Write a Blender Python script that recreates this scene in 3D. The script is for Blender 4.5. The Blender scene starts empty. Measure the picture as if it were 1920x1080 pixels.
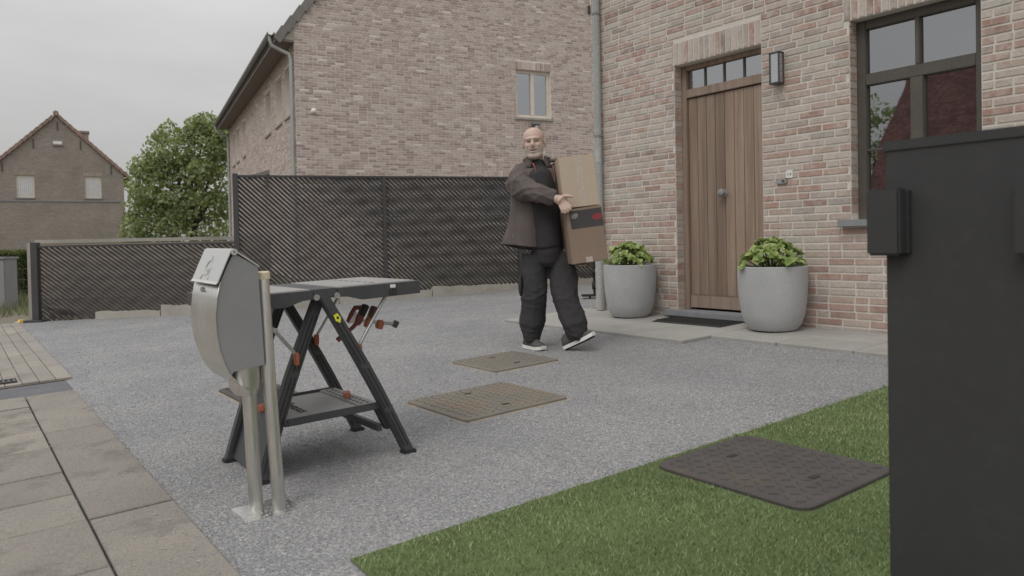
import bpy, bmesh, math, random
import numpy as np
from mathutils import Vector, Matrix, Euler
random.seed(7); rng = np.random.default_rng(11)
R = math.radians
SC = bpy.context.scene
COL = SC.collection

# ------------------------------------------------------------------ camera
# world axes: X runs from the footpath towards the front door, Y along the house front, Z up
TH = 0.63357                      # the lens looks TH radians off the Y axis
CS, SN = math.cos(TH), math.sin(TH)
def cw(x, y, z=0.0):              # right / forward / up of the viewer -> world
    return Vector((CS * x + SN * y, -SN * x + CS * y, z))
FPX, ROLL, PITCH = 1430.0, 0.0205, math.atan(25 / 1430.0)
f_ = Vector((0, math.cos(PITCH), -math.sin(PITCH))); u0 = Vector((0, math.sin(PITCH), math.cos(PITCH))); r0 = Vector((1, 0, 0))
r_ = math.cos(ROLL) * r0 - math.sin(ROLL) * u0; u_ = math.sin(ROLL) * r0 + math.cos(ROLL) * u0
fw, rw, uw = (cw(*v) for v in (f_, r_, u_))
cam_d = bpy.data.cameras.new('camera'); cam = bpy.data.objects.new('camera', cam_d); COL.objects.link(cam)
mw = Matrix((rw, uw, -fw)).transposed().to_4x4(); mw.translation = Vector((0, 0, 1.0))
cam.matrix_world = mw
cam_d.sensor_width = 36; cam_d.lens = FPX / 1920 * 36; cam_d.shift_y = -60 / 1920
cam_d.clip_start = .05; cam_d.clip_end = 2000
cam_d.dof.use_dof = True; cam_d.dof.focus_distance = 4.6; cam_d.dof.aperture_fstop = 4.0
SC.camera = cam
SC.render.resolution_x = 1024; SC.render.resolution_y = 576

# ------------------------------------------------------------------ sky, sun, exposure (overcast)
SUN_EL, SUN_AZ = R(52), R(200)    # azimuth counted from +X
world = bpy.data.worlds.new('World'); SC.world = world; world.use_nodes = True
nt = world.node_tree; N = nt.nodes; Lk = nt.links; N.clear()
def nn(nt, typ, **kw):
    n = nt.nodes.new(typ)
    for k, v in kw.items(): setattr(n, k, v)
    return n
out = nn(nt, 'ShaderNodeOutputWorld'); bg = nn(nt, 'ShaderNodeBackground'); bg.inputs[1].default_value = 1.0
sky = nn(nt, 'ShaderNodeTexSky', sky_type='NISHITA', sun_disc=False)
sky.sun_elevation = SUN_EL; sky.sun_rotation = R(90) - SUN_AZ; sky.air_density = 1; sky.dust_density = 4
sks = nn(nt, 'ShaderNodeVectorMath', operation='SCALE'); sks.inputs['Scale'].default_value = .10
Lk.new(sky.outputs[0], sks.inputs[0])
tc = nn(nt, 'ShaderNodeTexCoord'); sp = nn(nt, 'ShaderNodeSeparateXYZ'); Lk.new(tc.outputs['Generated'], sp.inputs[0])
mx = nn(nt, 'ShaderNodeMath', operation='MAXIMUM'); mx.inputs[1].default_value = 0; Lk.new(sp.outputs[2], mx.inputs[0])
ma = nn(nt, 'ShaderNodeMath', operation='MULTIPLY_ADD'); ma.inputs[1].default_value = .86; ma.inputs[2].default_value = .45   # overcast: brighter overhead
Lk.new(mx.outputs[0], ma.inputs[0])
mp = nn(nt, 'ShaderNodeMapping'); mp.inputs['Scale'].default_value = (1, 1, 3.2); Lk.new(tc.outputs['Generated'], mp.inputs[0])
no = nn(nt, 'ShaderNodeTexNoise'); no.inputs['Scale'].default_value = 2.1; no.inputs['Detail'].default_value = 6; no.inputs['Roughness'].default_value = .55
Lk.new(mp.outputs[0], no.inputs[0])
mr = nn(nt, 'ShaderNodeMapRange'); mr.inputs[1].default_value = .3; mr.inputs[2].default_value = .7; mr.inputs[3].default_value = .86; mr.inputs[4].default_value = 1.1
Lk.new(no.outputs[0], mr.inputs[0])
mm = nn(nt, 'ShaderNodeMath', operation='MULTIPLY'); Lk.new(ma.outputs[0], mm.inputs[0]); Lk.new(mr.outputs[0], mm.inputs[1])
cc = nn(nt, 'ShaderNodeCombineColor'); 
for i, k in enumerate((1.0, .992, .975)):
    m2 = nn(nt, 'ShaderNodeMath', operation='MULTIPLY'); m2.inputs[1].default_value = k; Lk.new(mm.outputs[0], m2.inputs[0]); Lk.new(m2.outputs[0], cc.inputs[i])
mi = nn(nt, 'ShaderNodeMix', data_type='RGBA'); mi.inputs[0].default_value = .92
Lk.new(sks.outputs[0], mi.inputs[6]); Lk.new(cc.outputs[0], mi.inputs[7]); Lk.new(mi.outputs[2], bg.inputs[0]); Lk.new(bg.outputs[0], out.inputs[0])
sd = bpy.data.lights.new('sun', 'SUN'); sun = bpy.data.objects.new('sun', sd); COL.objects.link(sun)
sd.energy = 0.75; sd.angle = R(24); sd.color = (1, .97, .93)
sdir = Vector((math.cos(SUN_EL) * math.cos(SUN_AZ), math.cos(SUN_EL) * math.sin(SUN_AZ), math.sin(SUN_EL)))
sun.rotation_euler = sdir.to_track_quat('Z', 'Y').to_euler(); sun.location = (0, 0, 30)
vs = SC.view_settings; vs.view_transform = 'Standard'; vs.look = 'None'; vs.gamma = 1; vs.exposure = 0; vs.use_curve_mapping = False

# ------------------------------------------------------------------ helpers
def gz(t): return .04 * max(-3.0, min(9.0, t))        # the drive climbs gently towards the house
def lin(c): return tuple(((v / 255 + .055) / 1.055) ** 2.4 if v > 10 else v / 3294 for v in c)
def A(r, g, b, k=.62):                                # photographed colour -> surface colour under this light
    return tuple(min(.85, v / k) for v in lin((r, g, b)))

def tag(o, label=None, cat=None, group=None, kind=None):
    if label: o['label'] = label
    if cat: o['category'] = cat
    if group: o['group'] = group
    if kind: o['kind'] = kind
    return o
def empty(name, loc=(0, 0, 0), rz=0, label=None, cat=None, group=None, parent=None):
    o = bpy.data.objects.new(name, None); COL.objects.link(o); o.location = loc; o.rotation_euler = (0, 0, rz)
    o.empty_display_size = .1
    if parent: o.parent = parent
    return tag(o, label, cat, group)
def put(name, me, m, parent=None, loc=(0, 0, 0), rot=(0, 0, 0), kind=None):
    o = bpy.data.objects.new(name, me); COL.objects.link(o)
    if m is not None and not me.materials: me.materials.append(m)
    o.location = loc; o.rotation_euler = rot
    if parent: o.parent = parent
    if kind: o['kind'] = kind
    return o

class MB:
    def __init__(s): s.v = []; s.f = []; s.fm = []; s.tone = []; s.cur = 0; s.t = 0.5
    def add(s, vs, fs):
        b = len(s.v); s.v += [tuple(v) for v in vs]
        for f in fs: s.f.append(tuple(b + i for i in f)); s.fm.append(s.cur); s.tone.append(s.t)
        return s
    def box(s, a, b, M=None):
        x0, y0, z0 = a; x1, y1, z1 = b
        vs = [(x0, y0, z0), (x1, y0, z0), (x1, y1, z0), (x0, y1, z0), (x0, y0, z1), (x1, y0, z1), (x1, y1, z1), (x0, y1, z1)]
        if M is not None: vs = [M @ Vector(v) for v in vs]
        return s.add(vs, [(0, 3, 2, 1), (4, 5, 6, 7), (0, 1, 5, 4), (1, 2, 6, 5), (2, 3, 7, 6), (3, 0, 4, 7)])
    def bar(s, p, q, w, h, up=(0, 0, 1)):             # box-section bar from p to q
        p = Vector(p); q = Vector(q); d = (q - p); L = d.length; d.normalize(); upv = Vector(up)
        if abs(d.dot(upv)) > .98: upv = Vector((1, 0, 0))
        x = d.cross(upv).normalized(); z = x.cross(d)
        M = Matrix((x, d, z)).transposed().to_4x4(); M.translation = p
        return s.box((-w / 2, 0, -h / 2), (w / 2, L, h / 2), M)
    def prism(s, pts, a, b, axis='y'):                # polygon in the plane normal to axis, from a to b
        n = len(pts)
        def P(p, h): return {'y': (p[0], h, p[1]), 'x': (h, p[0], p[1]), 'z': (p[0], p[1], h)}[axis]
        vs = [P(p, a) for p in pts] + [P(p, b) for p in pts]
        return s.add(vs, [tuple(range(n - 1, -1, -1)), tuple(range(n, 2 * n))] + [(i, (i + 1) % n, n + (i + 1) % n, n + i) for i in range(n)])
    def rings(s, rr, cap=True, closed=True):
        n = len(rr[0]); vs = [v for r in rr for v in r]; fs = []
        for k in range(len(rr) - 1):
            for i in range(n if closed else n - 1):
                j = (i + 1) % n; fs.append((k * n + i, k * n + j, (k + 1) * n + j, (k + 1) * n + i))
        if cap: fs.append(tuple(range(n - 1, -1, -1))); fs.append(tuple((len(rr) - 1) * n + i for i in range(n)))
        return s.add(vs, fs)
    def tube(s, path, rad, n=10, cap=True, flat=1.0, up=None):
        path = [Vector(p) for p in path]; rr = []
        if not hasattr(rad, '__len__'): rad = [rad] * len(path)
        x = None
        for i, p in enumerate(path):
            d = (path[min(i + 1, len(path) - 1)] - path[max(i - 1, 0)]).normalized()
            if x is None:
                g = Vector(up) if up else (Vector((0, 0, 1)) if abs(d.z) < .9 else Vector((1, 0, 0)))
                x = d.cross(g).normalized()
            else: x = (x - d * x.dot(d)).normalized()
            y = d.cross(x)
            rr.append([p + (x * math.cos(2 * math.pi * k / n) + y * math.sin(2 * math.pi * k / n) * flat) * rad[i] for k in range(n)])
        return s.rings(rr, cap)
    def lathe(s, prof, n=32, c=(0, 0, 0), cap=True):
        rr = [[(c[0] + r * math.cos(2 * math.pi * k / n), c[1] + r * math.sin(2 * math.pi * k / n), c[2] + z) for k in range(n)] for r, z in prof]
        return s.rings(rr, cap)
    def ell(s, c, r, nu=14, nv=9, M=None):
        rr = []
        for j in range(nv):
            a = -math.pi / 2 + math.pi * (j + .5) / nv
            ring = [Vector((c[0] + r[0] * math.cos(a) * math.cos(2 * math.pi * k / nu), c[1] + r[1] * math.cos(a) * math.sin(2 * math.pi * k / nu), c[2] + r[2] * math.sin(a))) for k in range(nu)]
            rr.append([M @ v for v in ring] if M is not None else ring)
        return s.rings(rr)
    def mesh(s, name, mats=(), smooth=False, bevel=0, tone=False):
        me = bpy.data.meshes.new(name); me.from_pydata(s.v, [], s.f)
        for m in (mats if isinstance(mats, (list, tuple)) else [mats]): me.materials.append(m)
        if any(s.fm): me.polygons.foreach_set('material_index', s.fm)
        if tone:
            a = me.attributes.new('tone', 'FLOAT', 'FACE'); a.data.foreach_set('value', s.tone)
        if bevel:
            bm = bmesh.new(); bm.from_mesh(me)
            bmesh.ops.bevel(bm, geom=[e for e in bm.edges if len(e.link_faces) == 2 and e.calc_face_angle(0) > .5], offset=bevel, segments=2, affect='EDGES', clamp_overlap=True)
            bm.to_mesh(me); bm.free()
        if smooth: me.shade_smooth() if smooth is True else me.polygons.foreach_set('use_smooth', [True] * len(me.polygons))
        if smooth == 'auto':
            me.set_sharp_from_angle(angle=R(38))
        me.update(); return me
    def build(s, name, mats, parent=None, loc=(0, 0, 0), rot=(0, 0, 0), smooth=False, bevel=0, kind=None, tone=False):
        return put(name, s.mesh(name, mats, smooth, bevel, tone), None, parent, loc, rot, kind)

# ------------------------------------------------------------------ materials
def newmat(name):
    m = bpy.data.materials.new(name); m.use_nodes = True; nt = m.node_tree
    b = nt.nodes['Principled BSDF']; return m, nt, b
def noise(nt, vec, scale, detail=4, rough=.55):
    n = nn(nt, 'ShaderNodeTexNoise'); n.inputs['Scale'].default_value = scale; n.inputs['Detail'].default_value = detail; n.inputs['Roughness'].default_value = rough
    nt.links.new(vec, n.inputs['Vector']); return n.outputs['Fac']
def ramp(nt, fac, stops, interp='LINEAR'):
    n = nn(nt, 'ShaderNodeValToRGB'); n.color_ramp.interpolation = interp; e = n.color_ramp.elements
    while len(e) > 1: e.remove(e[-1])
    e[0].position = stops[0][0]; e[0].color = (*stops[0][1], 1)
    for p, c in stops[1:]:
        k = e.new(p); k.color = (*c, 1)
    nt.links.new(fac, n.inputs[0]); return n.outputs[0]
def mixc(nt, fac, a, b, mode='MIX'):
    n = nn(nt, 'ShaderNodeMix', data_type='RGBA', blend_type=mode)
    for s, v in ((0, fac), (6, a), (7, b)):
        if hasattr(v, 'links') or hasattr(v, 'is_linked'): nt.links.new(v, n.inputs[s])
        elif isinstance(v, (int, float)): n.inputs[s].default_value = v
        else: n.inputs[s].default_value = (*v, 1)
    return n.outputs[2]
def rng_(nt, fac, a, b, c, d):
    n = nn(nt, 'ShaderNodeMapRange'); nt.links.new(fac, n.inputs[0])
    for i, v in enumerate((a, b, c, d)): n.inputs[1 + i].default_value = v
    return n.outputs[0]
def sc(c, k): return tuple(v * k for v in c)
def pm(name, col, rough=.75, var=.14, vs=6, fine=80, bump=.15, spec=.35, metal=0, rnd=.0, dist=.004, stretch=None, local=False, stain=None, fvar=.12):
    m, nt, b = newmat(name); L = nt.links
    if local: vec = nn(nt, 'ShaderNodeTexCoord').outputs['Object']
    else: vec = nn(nt, 'ShaderNodeNewGeometry').outputs['Position']
    if stretch:
        mpn = nn(nt, 'ShaderNodeMapping'); mpn.inputs['Scale'].default_value = stretch; L.new(vec, mpn.inputs[0]); vec = mpn.outputs[0]
    n1 = noise(nt, vec, vs, 5); n2 = noise(nt, vec, fine, 3)
    c = ramp(nt, n1, [(.28, sc(col, 1 - var)), (.72, sc(col, 1 + var))])
    c = mixc(nt, 1.0, c, ramp(nt, n2, [(.3, (1 - fvar,) * 3), (.7, (1 + fvar,) * 3)]), 'MULTIPLY')
    if stain:
        s = noise(nt, vec, stain[1], 6, .65); c = mixc(nt, rng_(nt, s, .52, .68, 0, stain[2]), c, stain[0])
    if rnd:
        oi = nn(nt, 'ShaderNodeObjectInfo'); c = mixc(nt, 1.0, c, ramp(nt, oi.outputs['Random'], [(0, (1 - rnd,) * 3), (1, (1 + rnd,) * 3)]), 'MULTIPLY')
    L.new(c, b.inputs['Base Color'])
    b.inputs['Roughness'].default_value = rough; b.inputs['Metallic'].default_value = metal; b.inputs['Specular IOR Level'].default_value = spec
    L.new(rng_(nt, n1, .3, .7, max(.03, rough - .08), min(1, rough + .08)), b.inputs['Roughness'])
    if bump:
        bn = nn(nt, 'ShaderNodeBump'); bn.inputs['Strength'].default_value = bump; bn.inputs['Distance'].default_value = dist
        L.new(n2, bn.inputs['Height']); L.new(bn.outputs[0], b.inputs['Normal'])
    return m
def brickmat(name, src, stops, wash, wcol, k=1.0, wlow=None, ps=13):
    m, nt, b = newmat(name); L = nt.links; pos = nn(nt, 'ShaderNodeNewGeometry').outputs['Position']
    if src == 'attr':
        a = nn(nt, 'ShaderNodeAttribute', attribute_name='tone'); t = a.outputs['Fac']
    else: t = nn(nt, 'ShaderNodeObjectInfo').outputs['Random']
    c = ramp(nt, t, stops)
    n2 = noise(nt, pos, 55 * k, 4); n3 = noise(nt, pos, 190 * k, 3); big = noise(nt, pos, 1.4 * k, 4); pat = noise(nt, pos, ps * k, 5, .65)
    c = mixc(nt, 1.0, c, ramp(nt, n2, [(.3, (.84,) * 3), (.7, (1.14,) * 3)]), 'MULTIPLY')
    w = rng_(nt, pat, .42, .62, 0, 1); w2 = rng_(nt, big, .3, .7, .45, 1.0)
    mu = nn(nt, 'ShaderNodeMath', operation='MULTIPLY'); L.new(w, mu.inputs[0]); L.new(w2, mu.inputs[1])
    mu2 = nn(nt, 'ShaderNodeMath', operation='MULTIPLY'); L.new(mu.outputs[0], mu2.inputs[0]); mu2.inputs[1].default_value = wash
    fac = mu2.outputs[0]
    if wlow:                                          # lime wash worn off near the ground by rain splash
        spz = nn(nt, 'ShaderNodeSeparateXYZ'); L.new(pos, spz.inputs[0])
        mu3 = nn(nt, 'ShaderNodeMath', operation='MULTIPLY'); L.new(fac, mu3.inputs[0]); L.new(rng_(nt, spz.outputs[2], .3, 2.2, wlow, 1.0), mu3.inputs[1]); fac = mu3.outputs[0]
    c = mixc(nt, fac, c, wcol)
    c = mixc(nt, 1.0, c, ramp(nt, n3, [(.3, (.93,) * 3), (.7, (1.06,) * 3)]), 'MULTIPLY')
    L.new(c, b.inputs['Base Color']); b.inputs['Roughness'].default_value = .9; b.inputs['Specular IOR Level'].default_value = .2
    bn = nn(nt, 'ShaderNodeBump'); bn.inputs['Strength'].default_value = .5; bn.inputs['Distance'].default_value = .004; L.new(n2, bn.inputs['Height']); L.new(bn.outputs[0], b.inputs['Normal'])
    return m
def glassmat(name, refl=.4, tint=(.03, .032, .035), trans=.35):
    m, nt, b = newmat(name); L = nt.links; o = nt.nodes['Material Output']; nt.nodes.remove(b)
    g = nn(nt, 'ShaderNodeBsdfGlossy'); g.inputs['Roughness'].default_value = .012; g.inputs['Color'].default_value = (.96, .97, 1, 1)
    d = nn(nt, 'ShaderNodeBsdfDiffuse'); d.inputs['Color'].default_value = (*tint, 1)
    tr = nn(nt, 'ShaderNodeBsdfTransparent'); tr.inputs[0].default_value = (.8, .84, .84, 1)
    pos = nn(nt, 'ShaderNodeNewGeometry').outputs['Position']
    bn = nn(nt, 'ShaderNodeBump'); bn.inputs['Strength'].default_value = .06; bn.inputs['Distance'].default_value = .02; L.new(noise(nt, pos, 2.3, 2), bn.inputs['Height']); L.new(bn.outputs[0], g.inputs['Normal'])
    m1 = nn(nt, 'ShaderNodeMixShader'); m1.inputs[0].default_value = trans; L.new(d.outputs[0], m1.inputs[1]); L.new(tr.outputs[0], m1.inputs[2])
    m2 = nn(nt, 'ShaderNodeMixShader'); m2.inputs[0].default_value = refl; L.new(m1.outputs[0], m2.inputs[1]); L.new(g.outputs[0], m2.inputs[2])
    L.new(m2.outputs[0], o.inputs[0]); return m
def tonemat(name, stops, rough=.9, fine=120, bump=0, trans=0, spec=.3):   # colour by the per-piece value 'tone'
    m, nt, b = newmat(name); L = nt.links
    a = nn(nt, 'ShaderNodeAttribute', attribute_name='tone'); c = ramp(nt, a.outputs['Fac'], stops); L.new(c, b.inputs['Base Color'])
    b.inputs['Roughness'].default_value = rough; b.inputs['Specular IOR Level'].default_value = spec
    if trans:
        o = nt.nodes['Material Output']; tl = nn(nt, 'ShaderNodeBsdfTranslucent'); L.new(mixc(nt, 1, c, (1.2, 1.25, .7), 'MULTIPLY'), tl.inputs[0])
        ms = nn(nt, 'ShaderNodeMixShader'); ms.inputs[0].default_value = trans; L.new(b.outputs[0], ms.inputs[1]); L.new(tl.outputs[0], ms.inputs[2]); L.new(ms.outputs[0], o.inputs[0])
    return m

BR_STOPS = [(0, A(122, 102, 94, .58)), (.12, A(139, 114, 105, .58)), (.3, A(143, 127, 118, .58)), (.5, A(146, 137, 129, .58)), (.66, A(154, 145, 137, .58)), (.78, A(130, 120, 115, .58)), (.9, A(147, 145, 138, .58)), (1, A(118, 105, 100, .58))]
WASH = A(158, 151, 145, .58)
M = dict(
    brick=brickmat('front_brick', 'attr', BR_STOPS, .85, WASH, 1, .35), brick_o=brickmat('front_brick_single', 'obj', BR_STOPS, .85, WASH, 1, .35),
    mortar=pm('mortar', A(160, 155, 149, .52), .95, .08, 4, 120, .5, .1),
    gbrick=brickmat('gable_brick', 'attr', [(0, A(110, 99, 96, .48)), (.15, A(123, 110, 106, .48)), (.4, A(133, 121, 116, .48)), (.7, A(140, 131, 126, .48)), (.95, A(146, 138, 133, .48)), (1, A(164, 158, 154, .48))], .3, A(148, 141, 136, .48), .8, None, 45),
    gmortar=pm('gable_mortar', A(158, 152, 147, .46), .95, .06, 2, 60, .3, .1),
    concrete=pm('concrete', A(140, 137, 130), .9, .12, 3, 90, .3, .2, stain=(A(112, 108, 100), 2.2, .5)),
    bluestone=pm('bluestone', A(112, 114, 117), .7, .12, 7, 140, .2, .35),
    patio=pm('patio_stone', A(150, 148, 144, .8), .9, .1, 2.2, 110, .3, .2, rnd=.05, stain=(A(130, 127, 121, .8), 1.6, .55)),
    slab=pm('path_slab', A(140, 135, 128, .98), .92, .15, 1.6, 120, .5, .2, rnd=.10, stain=(A(104, 99, 93, 1.0), 3.1, .85), fvar=.2),
    paver=pm('path_paver', A(148, 143, 136, .92), .92, .12, 2.5, 120, .4, .2, rnd=.09, stain=(A(118, 112, 105, 1.0), 2, .5)),
    asphalt=pm('drain_asphalt', A(112, 112, 116, 1.0), .95, .12, 5, 160, .9, .2, fvar=.4),
    ground=pm('soil', A(118, 112, 100, 1.0), .95, .2, .6, 20, .4, .2),
    dark_metal=pm('dark_metal', A(66, 65, 66, .75), .5, .1, 3, 60, .05, .4),
    slat=pm('fence_slat', A(57, 56, 55, .66), .6, .1, 3, 40, .05, .35, rnd=.12),
    zinc=pm('zinc', A(142, 144, 143, .6), .5, .08, 2, 40, .04, .5, metal=.25),
    zinc_dark=pm('weathered_zinc', A(112, 112, 112), .6, .08, 2, 40, .04, .4),
    soffit=pm('soffit', A(104, 97, 93), .8, .06, 2, 30, .05, .2),
    steel=pm('brushed_steel', (.74, .73, .70), .34, .06, 3, 200, .05, .5, metal=1.0, stretch=(1, 1, .06)),
    satin=pm('satin_steel', (.72, .72, .71), .45, .03, 3, 60, .0, .5, metal=.8, fvar=.02),
    grey_paint=pm('grey_paint', A(110, 110, 112, .54), .42, .03, 4, 30, .0, .4, fvar=.02),
    black_pl=pm('black_plastic', A(64, 64, 66, .7), .55, .1, 8, 160, .12, .4),
    black_dk=pm('darker_plastic', A(46, 46, 47, .7), .6, .1, 8, 160, .12, .3),
    grey_pl=pm('grey_plastic', A(126, 125, 124, .62), .45, .05, 8, 160, .08, .3),
    alu=pm('aluminium', (.52, .52, .52), .35, .05, 8, 100, .03, .5, metal=.9),
    orange=pm('orange_plastic', A(140, 84, 62), .5, .08, 9, 120, .05, .4), red=pm('red_plastic', A(104, 56, 54), .5, .1, 9, 120, .05, .4),
    yellow=pm('yellow_plastic', A(190, 158, 92), .5, .06, 9, 120, .02, .4), sticker=pm('yellow_sticker', A(190, 188, 60), .5, .04, 9, 120, 0, .3),
    white_pl=pm('white_plastic', A(190, 189, 186), .5, .03, 9, 100, .02, .4), cream=pm('cream_cap', A(180, 170, 146), .5, .06, 9, 100, .02, .4),
    wframe=pm('cream_window_frame', A(178, 170, 160), .5, .04, 5, 60, .02, .4), dframe=pm('dark_window_frame', A(76, 72, 67, .7), .5, .08, 5, 60, .05, .4),
    glass=glassmat('window_glass', .42), glass_d=glassmat('front_window_glass', .33, (.015, .015, .016), .2), shutter=pm('white_blind', A(168, 168, 168), .6, .04, 3, 30, .02, .3),
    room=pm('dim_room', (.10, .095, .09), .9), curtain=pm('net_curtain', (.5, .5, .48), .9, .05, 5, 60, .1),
    pot=pm('pot_concrete', A(136, 137, 138, .54), .8, .07, 5, 150, .15, .25, stain=(A(148, 147, 145, .54), 6, .5)), soil=pm('potting_soil', (.03, .022, .016), .95, .3, 30, 120, .8, .1),
    mat=pm('rubber_mat', A(60, 60, 60, 1.0), .85, .12, 20, 240, .7, .2), 
    card=pm('cardboard', A(158, 145, 129, .62), .85, .03, 4, 60, .02, .15, fvar=.03), card2=pm('cardboard_darker', A(122, 107, 95, .66), .85, .05, 4, 60, .02, .15, fvar=.03), tape=pm('packing_tape', A(160, 150, 138, .64), .35, .03, 5, 60, .02, .4),
    print_dk=pm('printed_black', A(62, 60, 60, .66), .6, .1, 6, 60, .02, .3), print_red=pm('printed_red', A(118, 54, 58, .66), .6, .05, 6, 60, .02, .3), print_gr=pm('printed_grey', A(118, 114, 112, .66), .6, .2, 30, 90, .02, .3),
    iron=pm('cover_iron', A(118, 114, 106, .9), .8, .12, 7, 120, .4, .3, stain=(A(130, 110, 92, .9), 3.5, .6)), iron_dk=pm('cover_iron_dark', A(84, 80, 78, 1.0), .8, .15, 7, 120, .4, .3, stain=(A(100, 88, 76, 1.0), 4, .5)),
    sand=pm('cover_mortar', A(154, 143, 131, 1.0), .95, .15, 12, 120, .7, .1),
    fbrick=None, tile=pm('roof_tile_red', A(122, 104, 97), .85, .2, 4, 40, .3, .2, rnd=.1), tile_g=pm('roof_tile_grey', A(104, 102, 99), .8, .15, 3, 40, .3, .25, rnd=.08),
    bark=pm('bark', (.09, .075, .06), .95, .3, 8, 60, 1, .1), hedge_in=pm('hedge_core', (.02, .03, .012), .95),
)
def woodmat(name, cols, rough=.65, axis=(14, 14, .55)):
    m, nt, b = newmat(name); L = nt.links; tco = nn(nt, 'ShaderNodeTexCoord').outputs['Object']; oi = nn(nt, 'ShaderNodeObjectInfo').outputs['Random']
    ad = nn(nt, 'ShaderNodeVectorMath', operation='ADD'); L.new(tco, ad.inputs[0]); cx = nn(nt, 'ShaderNodeCombineXYZ')
    mu = nn(nt, 'ShaderNodeMath', operation='MULTIPLY'); mu.inputs[1].default_value = 40; L.new(oi, mu.inputs[0])
    for i in range(3): L.new(mu.outputs[0], cx.inputs[i])
    L.new(cx.outputs[0], ad.inputs[1]); mpn = nn(nt, 'ShaderNodeMapping'); mpn.inputs['Scale'].default_value = axis; L.new(ad.outputs[0], mpn.inputs[0])
    n1 = noise(nt, mpn.outputs[0], 1.6, 6, .6); n2 = noise(nt, mpn.outputs[0], 9, 5, .6)
    c = ramp(nt, n1, [(.28, cols[0]), (.5, cols[1]), (.74, cols[2])]); c = mixc(nt, 1, c, ramp(nt, n2, [(.3, (.9,) * 3), (.7, (1.08,) * 3)]), 'MULTIPLY')
    c = mixc(nt, 1, c, ramp(nt, oi, [(0, (.80, .77, .75)), (.5, (1.02, 1.0, .98)), (1, (1.34, 1.33, 1.32))]), 'MULTIPLY')
    L.new(c, b.inputs['Base Color']); b.inputs['Roughness'].default_value = rough
    bn = nn(nt, 'ShaderNodeBump'); bn.inputs['Strength'].default_value = .3; bn.inputs['Distance'].default_value = .002; L.new(n2, bn.inputs['Height']); L.new(bn.outputs[0], b.inputs['Normal'])
    return m
M['wood'] = woodmat('door_timber', (A(98, 83, 73), A(115, 100, 88), A(128, 115, 103))); M['woodf'] = woodmat('frame_timber', (A(96, 82, 74), A(112, 98, 88), A(122, 108, 98)))
def farbrick():
    m, nt, b = newmat('far_brick'); L = nt.links; tco = nn(nt, 'ShaderNodeTexCoord').outputs['Object']
    sx = nn(nt, 'ShaderNodeSeparateXYZ'); L.new(tco, sx.inputs[0]); cx = nn(nt, 'ShaderNodeCombineXYZ')
    ad = nn(nt, 'ShaderNodeMath', operation='ADD'); L.new(sx.outputs[0], ad.inputs[0]); L.new(sx.outputs[1], ad.inputs[1]); L.new(ad.outputs[0], cx.inputs[0]); L.new(sx.outputs[2], cx.inputs[1])
    bt = nn(nt, 'ShaderNodeTexBrick'); L.new(cx.outputs[0], bt.inputs[0])
    for k, v in (('Scale', 1), ('Brick Width', .2), ('Row Height', .062), ('Mortar Size', .009), ('Bias', -.1)): bt.inputs[k].default_value = v
    bt.inputs['Color1'].default_value = (*A(104, 97, 91), 1); bt.inputs['Color2'].default_value = (*A(120, 112, 104), 1); bt.inputs['Mortar'].default_value = (*A(132, 127, 121), 1)
    c = mixc(nt, 1, bt.outputs[0], ramp(nt, noise(nt, tco, .9, 5, .6), [(.3, (.88,) * 3), (.7, (1.12,) * 3)]), 'MULTIPLY')
    L.new(c, b.inputs['Base Color']); b.inputs['Roughness'].default_value = .95
    return m
M['fbrick'] = farbrick()
def gravelmat():
    m, nt, b = newmat('gravel_bed'); L = nt.links; pos = nn(nt, 'ShaderNodeNewGeometry').outputs['Position']
    v = nn(nt, 'ShaderNodeTexVoronoi', feature='F1'); v.inputs['Scale'].default_value = 130; L.new(pos, v.inputs['Vector'])
    sh = nn(nt, 'ShaderNodeSeparateColor'); L.new(v.outputs['Color'], sh.inputs[0])
    c = ramp(nt, sh.outputs[0], [(0, A(102, 102, 103, .62)), (.45, A(120, 120, 121, .62)), (.8, A(129, 130, 131, .62)), (1, A(148, 147, 146, .62))])
    c = mixc(nt, 1, c, ramp(nt, v.outputs['Distance'], [(.0, (1.08,) * 3), (.75, (.8,) * 3)]), 'MULTIPLY')
    big = noise(nt, pos, 1.1, 5, .6); mid = noise(nt, pos, 7, 4, .6)
    c = mixc(nt, 1, c, ramp(nt, big, [(.3, (.85, .855, .87)), (.7, (1.12, 1.11, 1.10))]), 'MULTIPLY'); c = mixc(nt, 1, c, ramp(nt, mid, [(.3, (.93,) * 3), (.7, (1.06,) * 3)]), 'MULTIPLY')
    L.new(c, b.inputs['Base Color']); b.inputs['Roughness'].default_value = .9; b.inputs['Specular IOR Level'].default_value = .25
    bn = nn(nt, 'ShaderNodeBump'); bn.inputs['Strength'].default_value = .45; bn.inputs['Distance'].default_value = .005; bn.invert = True; L.new(v.outputs['Distance'], bn.inputs['Height']); L.new(bn.outputs[0], b.inputs['Normal'])
    return m
M['gravel'] = gravelmat()
M['stone'] = tonemat('gravel_stone', [(0, A(102, 102, 104, .56)), (.4, A(121, 121, 122, .56)), (.75, A(129, 129, 130, .56)), (.95, A(150, 148, 146, .56)), (1, A(142, 134, 127, .56))])
M['turf'] = pm('turf_base', A(82, 94, 62, .8), .95, .2, 3, 60, .3, .1)
M['blade'] = tonemat('turf_blade', [(0, A(80, 92, 60, .5)), (.5, A(96, 108, 74, .5)), (.85, A(112, 122, 88, .5)), (1, A(134, 138, 110, .5))], .7)
M['weed'] = tonemat('verge_grass', [(0, A(80, 90, 58, .9)), (.6, A(116, 122, 86, .9)), (1, A(140, 136, 104, .9))], .8)
M['leaf'] = tonemat('tree_leaf', [(0, (.15, .185, .10)), (.4, (.27, .32, .17)), (.8, (.39, .44, .24)), (1, (.50, .53, .32))], .6, trans=.4)
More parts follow.
